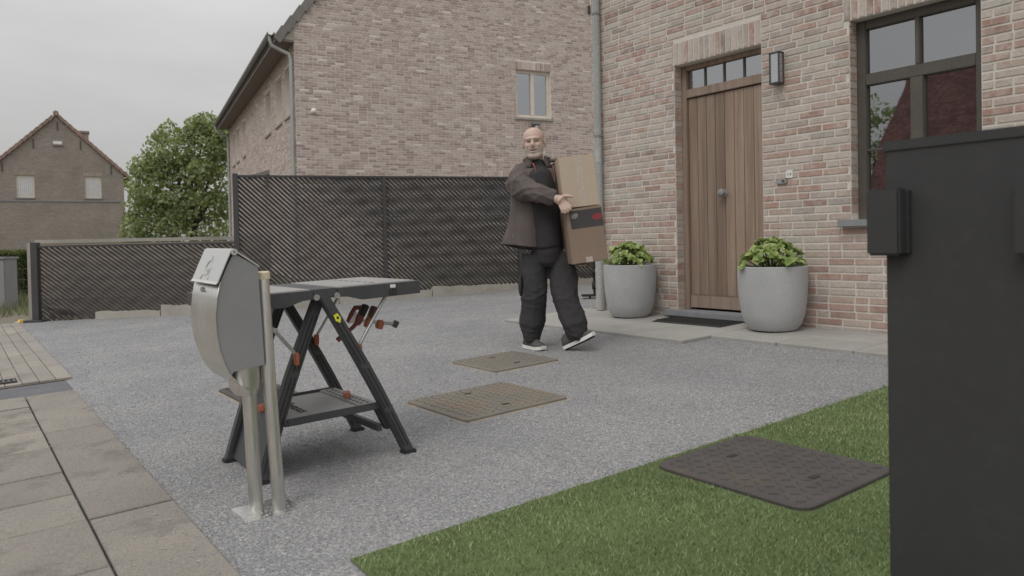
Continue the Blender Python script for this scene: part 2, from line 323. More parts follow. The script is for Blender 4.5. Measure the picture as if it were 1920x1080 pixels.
M['hleaf'] = tonemat('hedge_leaf', [(0, (.05, .07, .025)), (.5, (.10, .13, .045)), (1, (.20, .22, .08))], .6, trans=.2)
def plantleaf():
    m, nt, b = newmat('plant_leaf'); L = nt.links; oi = nn(nt, 'ShaderNodeObjectInfo').outputs['Random']
    c = ramp(nt, oi, [(0, (.22, .31, .09)), (.5, (.35, .46, .14)), (1, (.50, .58, .23))]); tco = nn(nt, 'ShaderNodeTexCoord').outputs['Object']
    c = mixc(nt, 1, c, ramp(nt, noise(nt, tco, 30, 3), [(.3, (.85,) * 3), (.7, (1.12,) * 3)]), 'MULTIPLY')
    L.new(c, b.inputs['Base Color']); b.inputs['Roughness'].default_value = .5; o = nt.nodes['Material Output']
    tl = nn(nt, 'ShaderNodeBsdfTranslucent'); L.new(c, tl.inputs[0]); ms = nn(nt, 'ShaderNodeMixShader'); ms.inputs[0].default_value = .3
    L.new(b.outputs[0], ms.inputs[1]); L.new(tl.outputs[0], ms.inputs[2]); L.new(ms.outputs[0], o.inputs[0]); return m
M['pleaf'] = plantleaf()
# ------------------------------------------------------------------ ground, drive, patio, path
def sheet(name, poly, off, m, kind='structure'):
    me = bpy.data.meshes.new(name); me.from_pydata([(x, y, gz(x) + off) for x, y in poly], [], [tuple(range(len(poly)))])
    return put(name, me, m, kind=kind)
gm = MB(); xs = [-400, -3, 9, 400]
gm.add([(x, y, gz(x) - .012) for y in (-400, 400) for x in xs], [(i, i + 1, i + 5, i + 4) for i in range(3)])
tag(gm.build('ground', M['ground']), kind='structure')
sheet('driveway', [(.63, -3), (9, -3), (9, 8.66), (8.22, 8.92), (3.15, 10.65), (.93, 12.4), (.69, 12.5)], .0045, M['gravel'])
# block path on the left, its slabs and narrow pavers lifted one by one
def blockmesh(w, l, h, ch, name, m):
    b = MB(); b.rings([[(-w / 2, -l / 2, -.03), (w / 2, -l / 2, -.03), (w / 2, l / 2, -.03), (-w / 2, l / 2, -.03)],
                       [(-w / 2, -l / 2, h - ch), (w / 2, -l / 2, h - ch), (w / 2, l / 2, h - ch), (-w / 2, l / 2, h - ch)],
                       [(-w / 2 + ch, -l / 2 + ch, h), (w / 2 - ch, -l / 2 + ch, h), (w / 2 - ch, l / 2 - ch, h), (-w / 2 + ch, l / 2 - ch, h)]])
    return b.mesh(name, m)
SL = math.atan(.04)
path = sheet('footpath', [(-2.6, -2), (.64, -2), (.70, 12.5), (-2.6, 12.5)], .002, M['asphalt'])
sj = sheet('paver_bed', [(-2.6, 6.64), (.69, 6.64), (.715, 12.5), (-2.6, 12.5)], .007, pm('joint_sand', A(122, 115, 106, .95), .95, .15, 9, 90, .4, .1)); sj.parent = path; del sj['kind']
def lay(name, parent, t0, t1, u0_, u1, h, m, jit=.002, ch=.004):
    o = put(name, blockmesh(t1 - t0, u1 - u0_, h, ch, name, m), None, parent, ((t0 + t1) / 2, (u0_ + u1) / 2, gz((t0 + t1) / 2) + .004 + random.uniform(-jit, jit)), (random.uniform(-.003, .003), -SL + random.uniform(-.003, .003), random.uniform(-.002, .002)))
    return o
for cols, cuts in (((.374, .655), [6.02, 4.72, 3.1, 1.6, .3, -1]), ((-.24, .366), [6.02, 5.6, 5.2, 4.82, 4.35, 3.84, 3.47, 3.1, 2.6, 2.1, 1.5, .8, 0]), ((-.9, -.248), [6.02, 5.0, 4.2, 3.3, 2.2, 1.2, 0]), ((-1.6, -.908), [6.02, 4.7, 3.4, 2.1, .8])):
    for a, b in zip(cuts[:-1], cuts[1:]): lay('slab', path, cols[0], cols[1], b + .005, a - .005, .022, M['slab'], .003)
for i in range(17):
    t1 = .715 - i * .107; u = 6.66 + (i * .37) % .55 * .6; first = True
    while u < 12.3:
        ln = random.choice((.9, 1.2, 1.35)) if not first else .5 + .5 * random.random()
        lay('paver', path, t1 - .103, t1, u + .002 if not first else 6.66, min(u + ln, 12.4) - .003, .018, M['paver'], .0012, .003); u += ln; first = False
dg = MB()
for i in range(9): dg.box((-.14 + i * .033, -.06, .0), (-.122 + i * .033, .06, .012))
dg.box((-.16, -.075, -.02), (.15, -.06, .014)); dg.box((-.16, .06, -.02), (.15, .075, .014))
for i in range(3): dg.box((-.15, -.04 + i * .035, -.002), (.14, -.03 + i * .035, .008))
tag(dg.build('drain_grate', M['dark_metal'], None, (.22, 6.82, gz(.22) + .022), (0, -SL, 0)), 'small rusty drain grate set in the narrow pavers', 'grate')
# patio in front of the door
patio = sheet('patio', [(4.57, 6.35), (4.57, 3.99), (4.91, 3.985), (4.92, 2.58), (4.95, -2), (5.7, -2), (5.7, 6.36)], .009, M['mortar'])
us = [6.36, 5.77, 5.17, 4.57, 3.985]
for a, b in zip(us[:-1], us[1:]):
    for t0, t1 in ((4.555, 5.11), (5.115, 5.665)): lay('slab', patio, t0, t1, b + .002, a - .002, .026, M['patio'], .0015)
u = 3.98
while u > -2:
    lay('slab', patio, 4.885 + random.uniform(-.012, .012), 5.275, u - .595, u - .003, .026, M['patio'], .0015); lay('slab', patio, 5.28, 5.665, u - .595 , u - .003, .026, M['patio'], .0015); u -= .6
# lawn
LAWN = [(.95, 2.16), (5.2, 2.13), (4.9, -2.5), (.75, -2.5)]
lawn = sheet('lawn', LAWN, .010, M['turf'])
def blades(n, tr, ur, h, w, name, m, seed, zf, lean=.5, keep=None, parent=None):
    g = np.random.default_rng(seed); t = g.uniform(*tr, n); u = g.uniform(*ur, n)
    if keep is not None: k = keep(t, u); t = t[k]; u = u[k]; n = len(t)
    a = g.uniform(0, 6.28, n); hh = h * g.uniform(.5, 1.15, n); la = g.uniform(0, 6.28, n); le = hh * lean * g.uniform(.3, 1.3, n); z = zf(t)
    dx = np.cos(a) * w / 2; dy = np.sin(a) * w / 2
    v = np.empty((n, 3, 3)); v[:, 0] = np.stack([t - dx, u - dy, z], 1); v[:, 1] = np.stack([t + dx, u + dy, z], 1); v[:, 2] = np.stack([t + np.cos(la) * le, u + np.sin(la) * le, z + hh], 1)
    patch = .16 * np.sin(t * 2.9 + 1.3 * np.sin(u * 3.7)) * np.sin(u * 4.3 + t) + .08 * np.sin(t * 17 + u * 11) * np.sin(u * 19)
    return trimesh(name, v, np.clip(g.normal(.47, .2, n) + patch, 0, 1), m, parent)
def trimesh(name, v, tone, m, parent=None, smooth=False, label=None, cat=None):   # v: n x 3 x 3
    n = len(v); me = bpy.data.meshes.new(name); me.vertices.add(3 * n); me.vertices.foreach_set('co', v.reshape(-1).astype(np.float32))
    me.loops.add(3 * n); me.loops.foreach_set('vertex_index', np.arange(3 * n, dtype=np.int32)); me.polygons.add(n); me.polygons.foreach_set('loop_start', np.arange(0, 3 * n, 3, dtype=np.int32))
    at = me.attributes.new('tone', 'FLOAT', 'FACE'); at.data.foreach_set('value', np.asarray(tone, np.float32)); me.update(); me.validate()
    o = put(name, me, m, parent); return tag(o, label, cat, kind='stuff')
gza = lambda t: .04 * np.clip(t, -3, 9)
COVER = (2.215, 2.80, 1.43, 2.10)
tag(blades(120000, (.95, 4.9), (.25, 2.17), .014, .0034, 'turf_grass', M['blade'], 3, lambda t: gza(t) + .010, .8, lambda t, u: ~((t > COVER[0] - .015) & (t < COVER[1] + .015) & (u > COVER[2] - .015) & (u < COVER[3] + .015)) & (t > .95 - .04 * (2.16 - u)) & (u < 2.150 + .012 * np.sin(t * 41) * np.sin(t * 13 + 2))), 'short green artificial turf at the edge of the gravel', 'grass')
# loose gravel
def gravel(n, seed, tr, ur, s0, s1, dens):
    g = np.random.default_rng(seed); t = g.uniform(*tr, n); u = g.uniform(*ur, n)
    k = g.random(n) < dens(t, u)
    def out(a, b, c, d, p=0): return ~((t > a - p) & (t < b + p) & (u > c - p) & (u < d + p))
    k &= out(2.08, 2.77, 3.25, 3.90) & out(2.93, 3.5, 4.2, 4.79) & out(1.38, 1.74, 4.02, 5.2) & out(.6, 5.2, -3, 2.155 ) & out(4.545, 6, 3.97, 6.37) & out(4.87, 6, -3, 4.0)
    # gravel stops at the fence
    k &= (u < 12.4 - (t - .93) * .785) & (u < 11.72 - t * .34)
    t = t[k]; u = u[k]; n = len(t); s = g.uniform(s0, s1, n) * g.choice([.7, 1, 1.25], n)
    base = np.array([[1, 0, 0], [-.5, .87, 0], [-.5, -.87, 0], [0, 0, .5], [0, 0, -.5]]); tri = np.array([[0, 1, 3], [1, 2, 3], [2, 0, 3]])
    a = g.uniform(0, 6.28, n); P = base[None] * s[:, None, None] * g.uniform(.6, 1.15, (n, 5, 1)); P[:, 3, :2] += g.normal(0, .35, (n, 2)) * s[:, None]
    c, sn = np.cos(a)[:, None], np.sin(a)[:, None]; x = P[:, :, 0] * c - P[:, :, 1] * sn; y = P[:, :, 0] * sn + P[:, :, 1] * c
    P[:, :, 0] = x + t[:, None]; P[:, :, 1] = y + u[:, None]; P[:, :, 2] += (gza(t) + .005)[:, None]
    patch = .16 * np.sin(u * 2.1 + .8 * np.sin(t * 1.7)) * np.sin(t * 1.3 + 1) + .10 * np.sin(t * 7.3 + np.sin(u * 2) * 1.5) * np.sin(u * 3.1 + 2)
    v = P[:, tri].reshape(-1, 3, 3); return v, np.repeat(np.clip(g.normal(.5, .21, n) + patch, 0, 1), 3)
v1, t1_ = gravel(190000, 5, (.62, 4.9), (2.1, 5.6), .0032, .0062, lambda t, u: np.clip(1.25 - (u - 2.1) * .2, .25, 1))
v2, t2_ = gravel(60000, 6, (.7, 8.6), (5.0, 12), .005, .009, lambda t, u: np.full_like(t, .8))
def strays(n, seed, tr, ur, dz):
    g = np.random.default_rng(seed); t = tr[0] + (tr[1] - tr[0]) * (1 - g.random(n) ** 2.2 if dz[1] > 0 else g.random(n) ** 2.2); u = g.uniform(*ur, n); s = g.uniform(.003, .006, n)
    base = np.array([[1, 0, 0], [-.5, .87, 0], [-.5, -.87, 0], [0, 0, .7]]); P = base[None] * s[:, None, None] * g.uniform(.6, 1.2, (n, 4, 1)); a = g.uniform(0, 6.28, n); c, sn = np.cos(a)[:, None], np.sin(a)[:, None]
    x = P[:, :, 0] * c - P[:, :, 1] * sn; y = P[:, :, 0] * sn + P[:, :, 1] * c; P[:, :, 0] = x + t[:, None]; P[:, :, 1] = y + u[:, None]; P[:, :, 2] += (gza(t) + dz[0])[:, None]
    return P[:, np.array([[0, 1, 3], [1, 2, 3], [2, 0, 3]])].reshape(-1, 3, 3), np.repeat(np.clip(g.normal(.5, .2, n), 0, 1), 3)
for args in ((420, 31, (.25, .655), (2.2, 6.0), (.028, 1)), (160, 32, (4.57, 5.0), (4.0, 6.3), (.033, -1)), (160, 33, (4.9, 5.25), (2.2, 3.95), (.033, -1)), (240, 34, (.35, .71), (6.7, 11.5), (.024, 1))):
    va, ta_ = strays(*args); v2 = np.concatenate([v2, va]); t2_ = np.concatenate([t2_, ta_])
trimesh('gravel', np.concatenate([v1, v2]), np.concatenate([t1_, t2_]), M['stone'], None, label='loose grey gravel chips covering the driveway', cat='gravel')
# ------------------------------------------------------------------ inspection covers
def cover(name, t0, t1, u0_, u1, m, label, nx, ny, frame=True, seed=0, tilt=(0, 0), rnd=.04, stud=.6):
    tc_, uc = (t0 + t1) / 2, (u0_ + u1) / 2; w, l = t1 - t0, u1 - u0_
    root = empty(name, (tc_, uc, gz(tc_)), 0, label, 'manhole cover', 'inspection covers in the drive'); root.rotation_euler = (tilt[0], -SL + tilt[1], 0)
    def rr(w, l, r, z, n=5):
        p = []
        for cx, cy, a0 in ((w / 2 - r, l / 2 - r, 0), (-w / 2 + r, l / 2 - r, 90), (-w / 2 + r, -l / 2 + r, 180), (w / 2 - r, -l / 2 + r, 270)):
            for i in range(n): a = R(a0 + 90 * i / (n - 1)); p.append((cx + r * math.cos(a), cy + r * math.sin(a), z))
        return p
    b = MB(); b.rings([rr(w, l, rnd, -.02), rr(w, l, rnd, .016), rr(w - .008, l - .008, rnd, .020)]); b.build('plate', m, root)
    s = MB(); dx, dy = (w - .05) / nx, (l - .05) / ny
    for i in range(nx):
        for j in range(ny):
            x = -w / 2 + .025 + dx * (i + .5); y = -l / 2 + .025 + dy * (j + .5); a = .78 if (i + j) % 2 else -.78
            if (i == nx // 2 and j in (2, ny - 3)): continue
            Mx = Matrix.Translation((x, y, .020)) @ Matrix.Rotation(a, 4, 'Z'); h = dx * stud * .62; k = dx * .13
            s.rings([[Mx @ Vector(v) for v in ((-h, -k, -.001), (h, -k, -.001), (h, k, -.001), (-h, k, -.001))], [Mx @ Vector(v) for v in ((-h * .8, -k * .6, .0045), (h * .8, -k * .6, .0045), (h * .8, k * .6, .0045), (-h * .8, k * .6, .0045))]])
    s.build('tread_studs', m, root, kind='stuff')
    for j in (2, ny - 3):
        k = MB(); k.box((-.022, -.012, .018), (.022, .012, .0225)); k.build('lifting_slot', M['black_dk'], root, (-w / 2 + .025 + dx * (nx // 2 + .5), -l / 2 + .025 + dy * (j + .5), 0))
    if frame:
        g = random.Random(seed); fr = MB()
        def side(p, q, wd):
            n = 14; a = []; c = []
            for i in range(n + 1):
                f = i / n; x = p[0] + (q[0] - p[0]) * f; y = p[1] + (q[1] - p[1]) * f; nx_, ny_ = (q[1] - p[1]), -(q[0] - p[0]); L_ = math.hypot(nx_, ny_); e = wd * g.uniform(.55, 1.1)
                a.append((x, y, .009)); c.append((x + nx_ / L_ * e, y + ny_ / L_ * e, .0005))
            fr.add(a + c, [(i, i + 1, n + 2 + i, n + 1 + i) for i in range(n)])
        side((-w / 2 + .02, -l / 2), (w / 2 + .02, -l / 2), .035); side((-w / 2, l / 2), (-w / 2, -l / 2 - .01), .02)
        fr.build('mortar_bed', M['sand'], root)
    return root
cover('inspection_cover', 2.08, 2.77, 3.255, 3.90, M['iron'], 'rust-tinged steel inspection cover in the middle of the gravel, nearer one', 13, 14, True, 1)
cover('inspection_cover', 2.93, 3.50, 4.205, 4.785, M['iron'], 'smaller steel inspection cover right in front of the walking man', 11, 12, True, 2)
cover('inspection_cover', 1.385, 1.735, 4.03, 5.19, M['iron_dk'], 'long steel inspection cover partly hidden behind the workbench and letterbox', 7, 24, True, 3)
cover('inspection_cover', COVER[0], COVER[1], COVER[2], COVER[3], M['iron_dk'], 'dark inspection cover set into the green turf', 11, 12, False, 4, (0, 0), .06).location.z += .004

# ------------------------------------------------------------------ brick laying
def brick_rects(a0, a1, z0, z1, pitch, ln, joint, holes, clip=None, seed=1, headers=.14):
    g = random.Random(seed); out_ = []; n = int((z1 - z0) / pitch)
    for i in range(n):
        zb = z0 + i * pitch; zt = zb + pitch - joint; zc = (zb + zt) / 2
        lo, hi = (a0, a1) if clip is None else clip(zt)
        if hi - lo < .1: continue
        iv = [(lo, hi)]
        for h0, h1, hz0, hz1 in holes:
            if zt > hz0 + .004 and zb < hz1 - .004:
                nv = []
                for p, q in iv:
                    if h1 <= p or h0 >= q: nv.append((p, q)); continue
                    if h0 - p > .03: nv.append((p, h0 - .004))
                    if q - h1 > .03: nv.append((h1 + .004, q))
                iv = nv
        for p, q in iv:
            s = p + (0 if i % 2 else -(ln + joint) / 2) + g.uniform(-.03, .03) * (1 if p > a0 + 1e-3 else .0)
            if p == lo: s = p + (0 if i % 2 else -(ln + joint) / 2)
            while s < q - .02:
                l = ln if g.random() > headers else ln * .48
                x0, x1 = max(s, p), min(s + l, q)
                if q - x1 < .05: x1 = q
                if x1 - x0 > .03: out_.append((x0, x1, zb, zt))
                if x1 == q: break
                s += l + joint
    return out_
def soldiers(a0, a1, z0, z1, w, joint, seed=0):
    n = max(1, round((a1 - a0 + joint) / (w + joint))); st = (a1 - a0 + joint) / n
    return [(a0 + i * st, a0 + (i + 1) * st - joint, z0 + .004, z1 - .004) for i in range(n)]
def add_brick(mb, fr, r, g, dep=.006, ins=.003):
    x0, x1, z0, z1 = r; j = lambda k=.0014: g.uniform(-k, k); d = dep + j(.002)
    o4 = [(x0 + j(), z0 + j()), (x1 + j(), z0 + j()), (x1 + j(), z1 + j()), (x0 + j(), z1 + j())]; cx, cz = (x0 + x1) / 2, (z0 + z1) / 2
    i4 = [(x + (ins if x < cx else -ins), z + (ins if z < cz else -ins)) for x, z in o4]
    mb.t = g.random(); mb.add([fr(x, z, -.003) for x, z in o4] + [fr(x, z, d) for x, z in i4], [(4, 5, 6, 7), (0, 1, 5, 4), (1, 2, 6, 5), (2, 3, 7, 6), (3, 0, 4, 7)])
def wallpieces(mb, a0, a1, z0, z1, holes, fr, th):       # solid wall of thickness th with openings
    cuts = sorted({z0, z1, *[h for H in holes for h in H[2:] if z0 < h < z1]})
    for p, q in zip(cuts[:-1], cuts[1:]):
        iv = [(a0, a1)]
        for h0, h1, hz0, hz1 in holes:
            if hz0 < (p + q) / 2 < hz1: iv = [x for a, b in iv for x in ((a, min(b, h0)), (max(a, h1), b)) if x[1] - x[0] > 1e-4]
        for a, b in iv:
            mb.add([fr(a, p, 0), fr(b, p, 0), fr(b, q, 0), fr(a, q, 0), fr(a, p, -th), fr(b, p, -th), fr(b, q, -th), fr(a, q, -th)], [(0, 1, 2, 3), (7, 6, 5, 4), (0, 4, 5, 1), (1, 5, 6, 2), (2, 6, 7, 3), (3, 7, 4, 0)])

# ------------------------------------------------------------------ the house with the front door
FX = 5.67; GZ = .2268
HB = (FX, 4.5, GZ)
house = empty('brick_house', HB, 0, 'brick house with timber front door and dark framed window', 'house')
def hl(x, y, z): return (x - HB[0], y - HB[1], z - HB[2])
DOOR = (4.03, 5.016, -.5, 2.67); WIN = (2.289, 3.231, 1.125, 2.67)
frF = lambda a, z, d: hl(FX - d, a, z)
wm = MB(); wallpieces(wm, -3, 6.18, .05, 5.7, [DOOR, WIN], frF, .3)
wall = wm.build('wall', M['mortar'], house)
holes = [DOOR, WIN, (4.03, 5.016, 2.67, 2.886), (2.25, 3.27, 2.67, 2.886)]
rects = brick_rects(-3, 6.18, GZ + .004, 5.7, .06, .209, .0125, holes, None, 21)
rects += [(a, b, z0, z1) for a, b, z0, z1 in brick_rects(4.03, 5.016, GZ + .004, .26, .03, .21, .01, [], None, 5)]
sold = soldiers(4.035, 5.012, 2.67, 2.886, .05, .010) + soldiers(2.25, 3.27, 2.67, 2.886, .05, .010)
def px(P):
    d = Vector(P) - Vector((0, 0, 1)); z = d.dot(fw); return 960 + FPX * d.dot(rw) / z, 480 - FPX * d.dot(uw) / z
def vis(r):
    x0, y0 = px((FX, r[1], r[3])); x1, y1 = px((FX, r[0], r[2]))
    if x0 < 1100 or x1 > 1655 or y0 < 0 or y1 > 640: return 0
    if x0 > 1375 and x1 < 1520 and y0 > 445: return 0
    if x0 > 1118 and x1 < 1228 and y0 > 450: return 0
    return (x1 - x0) * (y1 - y0)
order = sorted(range(len(rects)), key=lambda i: -vis(rects[i])); single = set(order[:300])
bmj = MB(); g = random.Random(5); shared = {}
for i, r in enumerate(rects):
    if i in single:
        w = round((r[1] - r[0]) / .01) * .01; key = (round(w, 2), round(r[3] - r[2], 2), g.randrange(2))
        if key not in shared:
            mb = MB(); add_brick(mb, lambda a, z, d: (-d, a, z), (-w / 2, w / 2, -(r[3] - r[2]) / 2, (r[3] - r[2]) / 2), g); shared[key] = mb.mesh('brick', M['brick_o'])
        o = put('brick', shared[key], None, wall, hl(FX + g.uniform(-.0012, .0012), (r[0] + r[1]) / 2, (r[2] + r[3]) / 2)); o.scale = (1, (r[1] - r[0]) / w, 1)
    else: add_brick(bmj, frF, r, g)
for r in sold: add_brick(bmj, frF, r, g)
for z in np.arange(GZ + .06, 2.66, .06):          # bricks turning into the left jambs of door and window
    for a, ok in ((5.016, True), (3.231, z > 1.13)):
        if ok: bmj.t = g.random(); bmj.box(hl(FX + .004, a - .006 - g.uniform(0, .002), z + .004), hl(FX + .092 + g.uniform(-.004, .004), a + .01, z + .052))
bmj.build('brickwork', M['brick'], wall, kind='stuff', tone=True)
sw = MB(); sw.box(hl(FX + .3, 5.88, .05), hl(13, 6.17, 5.7)); sw.box(hl(12.7, -3, .05), hl(13, 5.88, 5.7)); sw.box(hl(FX + .3, -3, .05), hl(12.7, -2.7, 5.7)); sw.box(hl(FX + .3, -2.7, .05), hl(12.7, 5.88, .12))
sidew = sw.build('side_wall', M['mortar'], house)
frS = lambda a, z, d: hl(a, 6.17 + d, z)
sb = MB()
for r in brick_rects(FX + .01, 13, GZ + .004, 5.7, .06, .209, .0125, [], None, 31): add_brick(sb, frS, r, g)
sb.build('brickwork', M['brick'], sidew, kind='stuff', tone=True)
rf = MB(); rf.prism([(-.35, 5.45), (3.66, 9.3), (7.7, 5.45), (7.5, 5.35), (3.66, 9.05), (-.15, 5.35)], -7.6, 1.75, 'y')
roof = rf.build('roof', M['tile_g'], house, (0, 0, -GZ))
gu = MB(); gu.tube([(-.43, -7.5, 5.42), (-.43, 1.75, 5.42)], .07, 10); gu.build('gutter', M['zinc'], roof)
ce = MB(); ce.box(hl(FX - .1, -3, 5.71), hl(13, 6.18, 5.78)); ce.build('light_block_cap', M['soffit'], house)  # unseen cap added over the walls to keep daylight out of the hollow house
# door
fr_ = MB(); D0 = FX + .10
for a0, a1, z0, z1 in ((4.032, 4.092, .318, 2.668), (4.954, 5.014, .318, 2.668), (4.092, 4.954, 2.625, 2.668), (4.092, 4.954, 2.362, 2.442)): fr_.box(hl(D0, a0, z0), hl(D0 + .075, a1, z1))
frame = fr_.build('door_frame', M['woodf'], house, bevel=.004)
for a in (4.302, 4.523, 4.744):
    k = MB(); k.box(hl(D0 + .022, a - .008, 2.442), hl(D0 + .05, a + .008, 2.625)); k.build('glazing_bar', M['dframe'], frame)
for a0, a1 in ((4.092, 4.294), (4.310, 4.515), (4.531, 4.736), (4.752, 4.954)):
    k = MB(); k.box(hl(D0 + .034, a0, 2.442), hl(D0 + .04, a1, 2.625)); k.build('pane', M['glass'], frame)
dl = MB(); dl.box(hl(D0 + .05, 4.094, .335), hl(D0 + .085, 4.952, 2.358)); door = dl.build('door', M['dframe'], house)
n = 8; wd = (4.948 - 4.098) / n
for i in range(n):
    k = MB(); a = 4.098 + i * wd; k.box((0, -wd / 2 + .0016, -.945), (.028, wd / 2 - .0016, .945)); k.build('plank', M['wood'], door, hl(D0 + .024 + random.uniform(-.0008, .0008), a + wd / 2, 1.408), bevel=.003)
k = MB(); k.box(hl(D0 + .010, 4.098, .337), hl(D0 + .05, 4.948, .452)); k.build('kick_board', M['woodf'], door, bevel=.004)
k = MB(); k.box(hl(D0 + .014, 4.098, .452), hl(D0 + .05, 4.948, .463)); k.build('weather_bar', M['woodf'], door)
k = MB(); k.tube([hl(D0 + .03, 4.53, 1.42), hl(D0 - .02, 4.53, 1.42)], .012, 10); k.ell(hl(D0 - .035, 4.53, 1.42), (.026, .038, .038)); k.tube([hl(D0 + .024, 4.53, 1.42), hl(D0 + .018, 4.53, 1.42)], .035, 16)
k.build('knob', M['zinc_dark'], door, smooth='auto')
k = MB(); k.box(hl(FX - .105, 3.90, .266), hl(D0 + .09, 5.118, .3165)); k.build('doorstep', M['bluestone'], house, bevel=.005)
# front window
W0 = FX + .10; wf = MB()
for a0, a1, z0, z1 in ((2.29, 2.365, 1.127, 2.668), (3.155, 3.229, 1.127, 2.668), (2.365, 3.155, 2.60, 2.668), (2.365, 3.155, 1.127, 1.20), (2.365, 3.155, 2.165, 2.255)): wf.box(hl(W0, a0, z0), hl(W0 + .07, a1, z1))
wf.box(hl(W0, 2.745, 2.255), hl(W0 + .07, 2.78, 2.60)); wf.box(hl(W0 - .008, 2.72, 1.20), hl(W0 + .07, 2.815, 2.165))
wfr = wf.build('window_frame', M['dframe'], house, bevel=.005)
k = MB(); k.box(hl(W0 + .012, 2.815, 1.655), hl(W0 + .05, 3.155, 1.675)); k.box(hl(W0 + .012, 2.365, 1.655), hl(W0 + .05, 2.72, 1.675)); k.build('glazing_bar', M['dframe'], wfr)
for a0, a1, z0, z1 in ((2.365, 2.745, 2.255, 2.60), (2.78, 3.155, 2.255, 2.60), (2.365, 2.72, 1.675, 2.165), (2.815, 3.155, 1.675, 2.165), (2.365, 2.72, 1.20, 1.655), (2.815, 3.155, 1.20, 1.655)):
    k = MB(); k.box(hl(W0 + .034, a0, z0), hl(W0 + .04, a1, z1)); k.build('pane', M['glass_d'], wfr)
k = MB(); k.box(hl(FX - .07, 2.19, 1.070), hl(W0 + .07, 3.31, 1.1245)); k.build('window_sill', M['bluestone'], house, bevel=.004)
cu = MB(); cu.rings([[hl(W0 + .20 + .012 * math.sin(i * 2.1), 3.22 - i * .012, z) for i in range(10)] for z in (1.15, 2.6)], False, False); cu.build('curtain', M['curtain'], house)
# downpipe with brackets
dp = MB(); dp.tube([hl(FX - .062, 6.035, .26), hl(FX - .062, 6.035, 5.2), hl(FX - .2, 6.035, 5.36), hl(FX - .40, 6.035, 5.40)], .040, 16); pipe = dp.build('downpipe', M['zinc'], house, smooth='auto')
for z in (.98, 2.12, 3.42, 4.5):
    k = MB(); k.tube([hl(FX - .062, 6.035, z - .012), hl(FX - .062, 6.035, z + .012)], .046, 16); k.tube([hl(FX - .062, 6.035, z), hl(FX + .01, 6.035, z)], .008, 6); k.tube([hl(FX - .062, 5.975, z), hl(FX - .062, 6.095, z)], .006, 6); k.build('pipe_bracket', M['zinc_dark'], pipe)
k = MB(); k.tube([hl(FX - .062, 6.035, 1.83), hl(FX - .062, 6.035, 1.98)], .0435, 16); k.build('pipe_sleeve', M['zinc'], pipe)
# wall lamp, bell, number, mat
lamp = empty('wall_lamp', (FX, 3.845, 2.285), 0, 'upright glazed box lantern on the brick wall right of the door', 'lamp')
k = MB(); k.box((-.022, -.036, 0), (-.009, .036, .262)); k.build('back_plate', M['dark_metal'], lamp, bevel=.003)
k = MB()
for x in (-.084, -.022):
    for y in (-.042, .042): k.box((x - .005, y - .005, 0), (x + .005, y + .005, .262))
for z in (0, .252): k.box((-.091, -.049, z), (-.015, .049, z + .012))
k.build('cage', M['dark_metal'], lamp)
k = MB(); k.box((-.083, -.040, .014), (-.081, .040, .25)); k.box((-.083, -.0425, .014), (-.026, -.0405, .25)); k.box((-.083, .0405, .014), (-.026, .0425, .25)); k.build('glass', glassmat('lamp_glass', .35, (.4, .4, .38), .55), lamp)
k = MB(); k.lathe([(.012, 0), (.014, .05), (.010, .08), (.017, .11), (.017, .145), (.006, .165)], 12, (-.052, 0, .03)); k.build('bulb', M['white_pl'], lamp, smooth='auto')
bell = empty('doorbell', (FX - .008, 3.835, 1.47), 0, 'small silver doorbell bar on the wall beside the door', 'doorbell')
k = MB(); k.box((-.022, -.05, -.02), (.005, .05, .02)); k.build('housing', M['alu'], bell, bevel=.004)
k = MB(); k.tube([(-.022, -.022, 0), (-.028, -.022, 0)], .011, 12); k.build('button', M['black_pl'], bell)
nb = empty('number_plate', (FX - .008, 3.765, 1.525), 0, 'tiny white number plate just above the doorbell', 'sign')
k = MB(); k.box((-.006, -.03, -.03), (.004, .03, .03)); k.build('plate', M['white_pl'], nb)
def text(name, s, size, m, parent, loc, rot, ext=.001):
    c = bpy.data.curves.new(name, 'FONT'); c.body = s; c.size = size; c.extrude = ext; c.align_x = 'CENTER'; c.align_y = 'CENTER'
    o = bpy.data.objects.new(name, c); COL.objects.link(o); dg_ = bpy.context.evaluated_depsgraph_get(); me = bpy.data.meshes.new_from_object(o.evaluated_get(dg_)); bpy.data.objects.remove(o)
    me.materials.clear(); me.materials.append(m); return put(name, me, None, parent, loc, rot)
text('digits', '14', .045, M['grey_paint'], nb, (-.0075, 0, 0), (R(90), 0, R(-90)))
dm = empty('door_mat', (5.40, 4.565, gz(5.4) + .030), 0, 'dark ribbed rubber door mat on the patio', 'door mat'); dm.rotation_euler = (0, -SL, R(1))
k = MB(); k.rings([[(-.165, -.39, 0), (.16, -.39, 0), (.16, .39, 0), (-.165, .39, 0)], [(-.135, -.36, .014), (.14, -.36, .014), (.14, .36, .014), (-.135, .36, .014)]]); k.build('base', M['mat'], dm)
k = MB()
for i in range(22): y = -.345 + i * .0325; k.box((-.125, y, .014), (.13, y + .02, .019))
k.build('ribs', M['mat'], dm, kind='stuff')
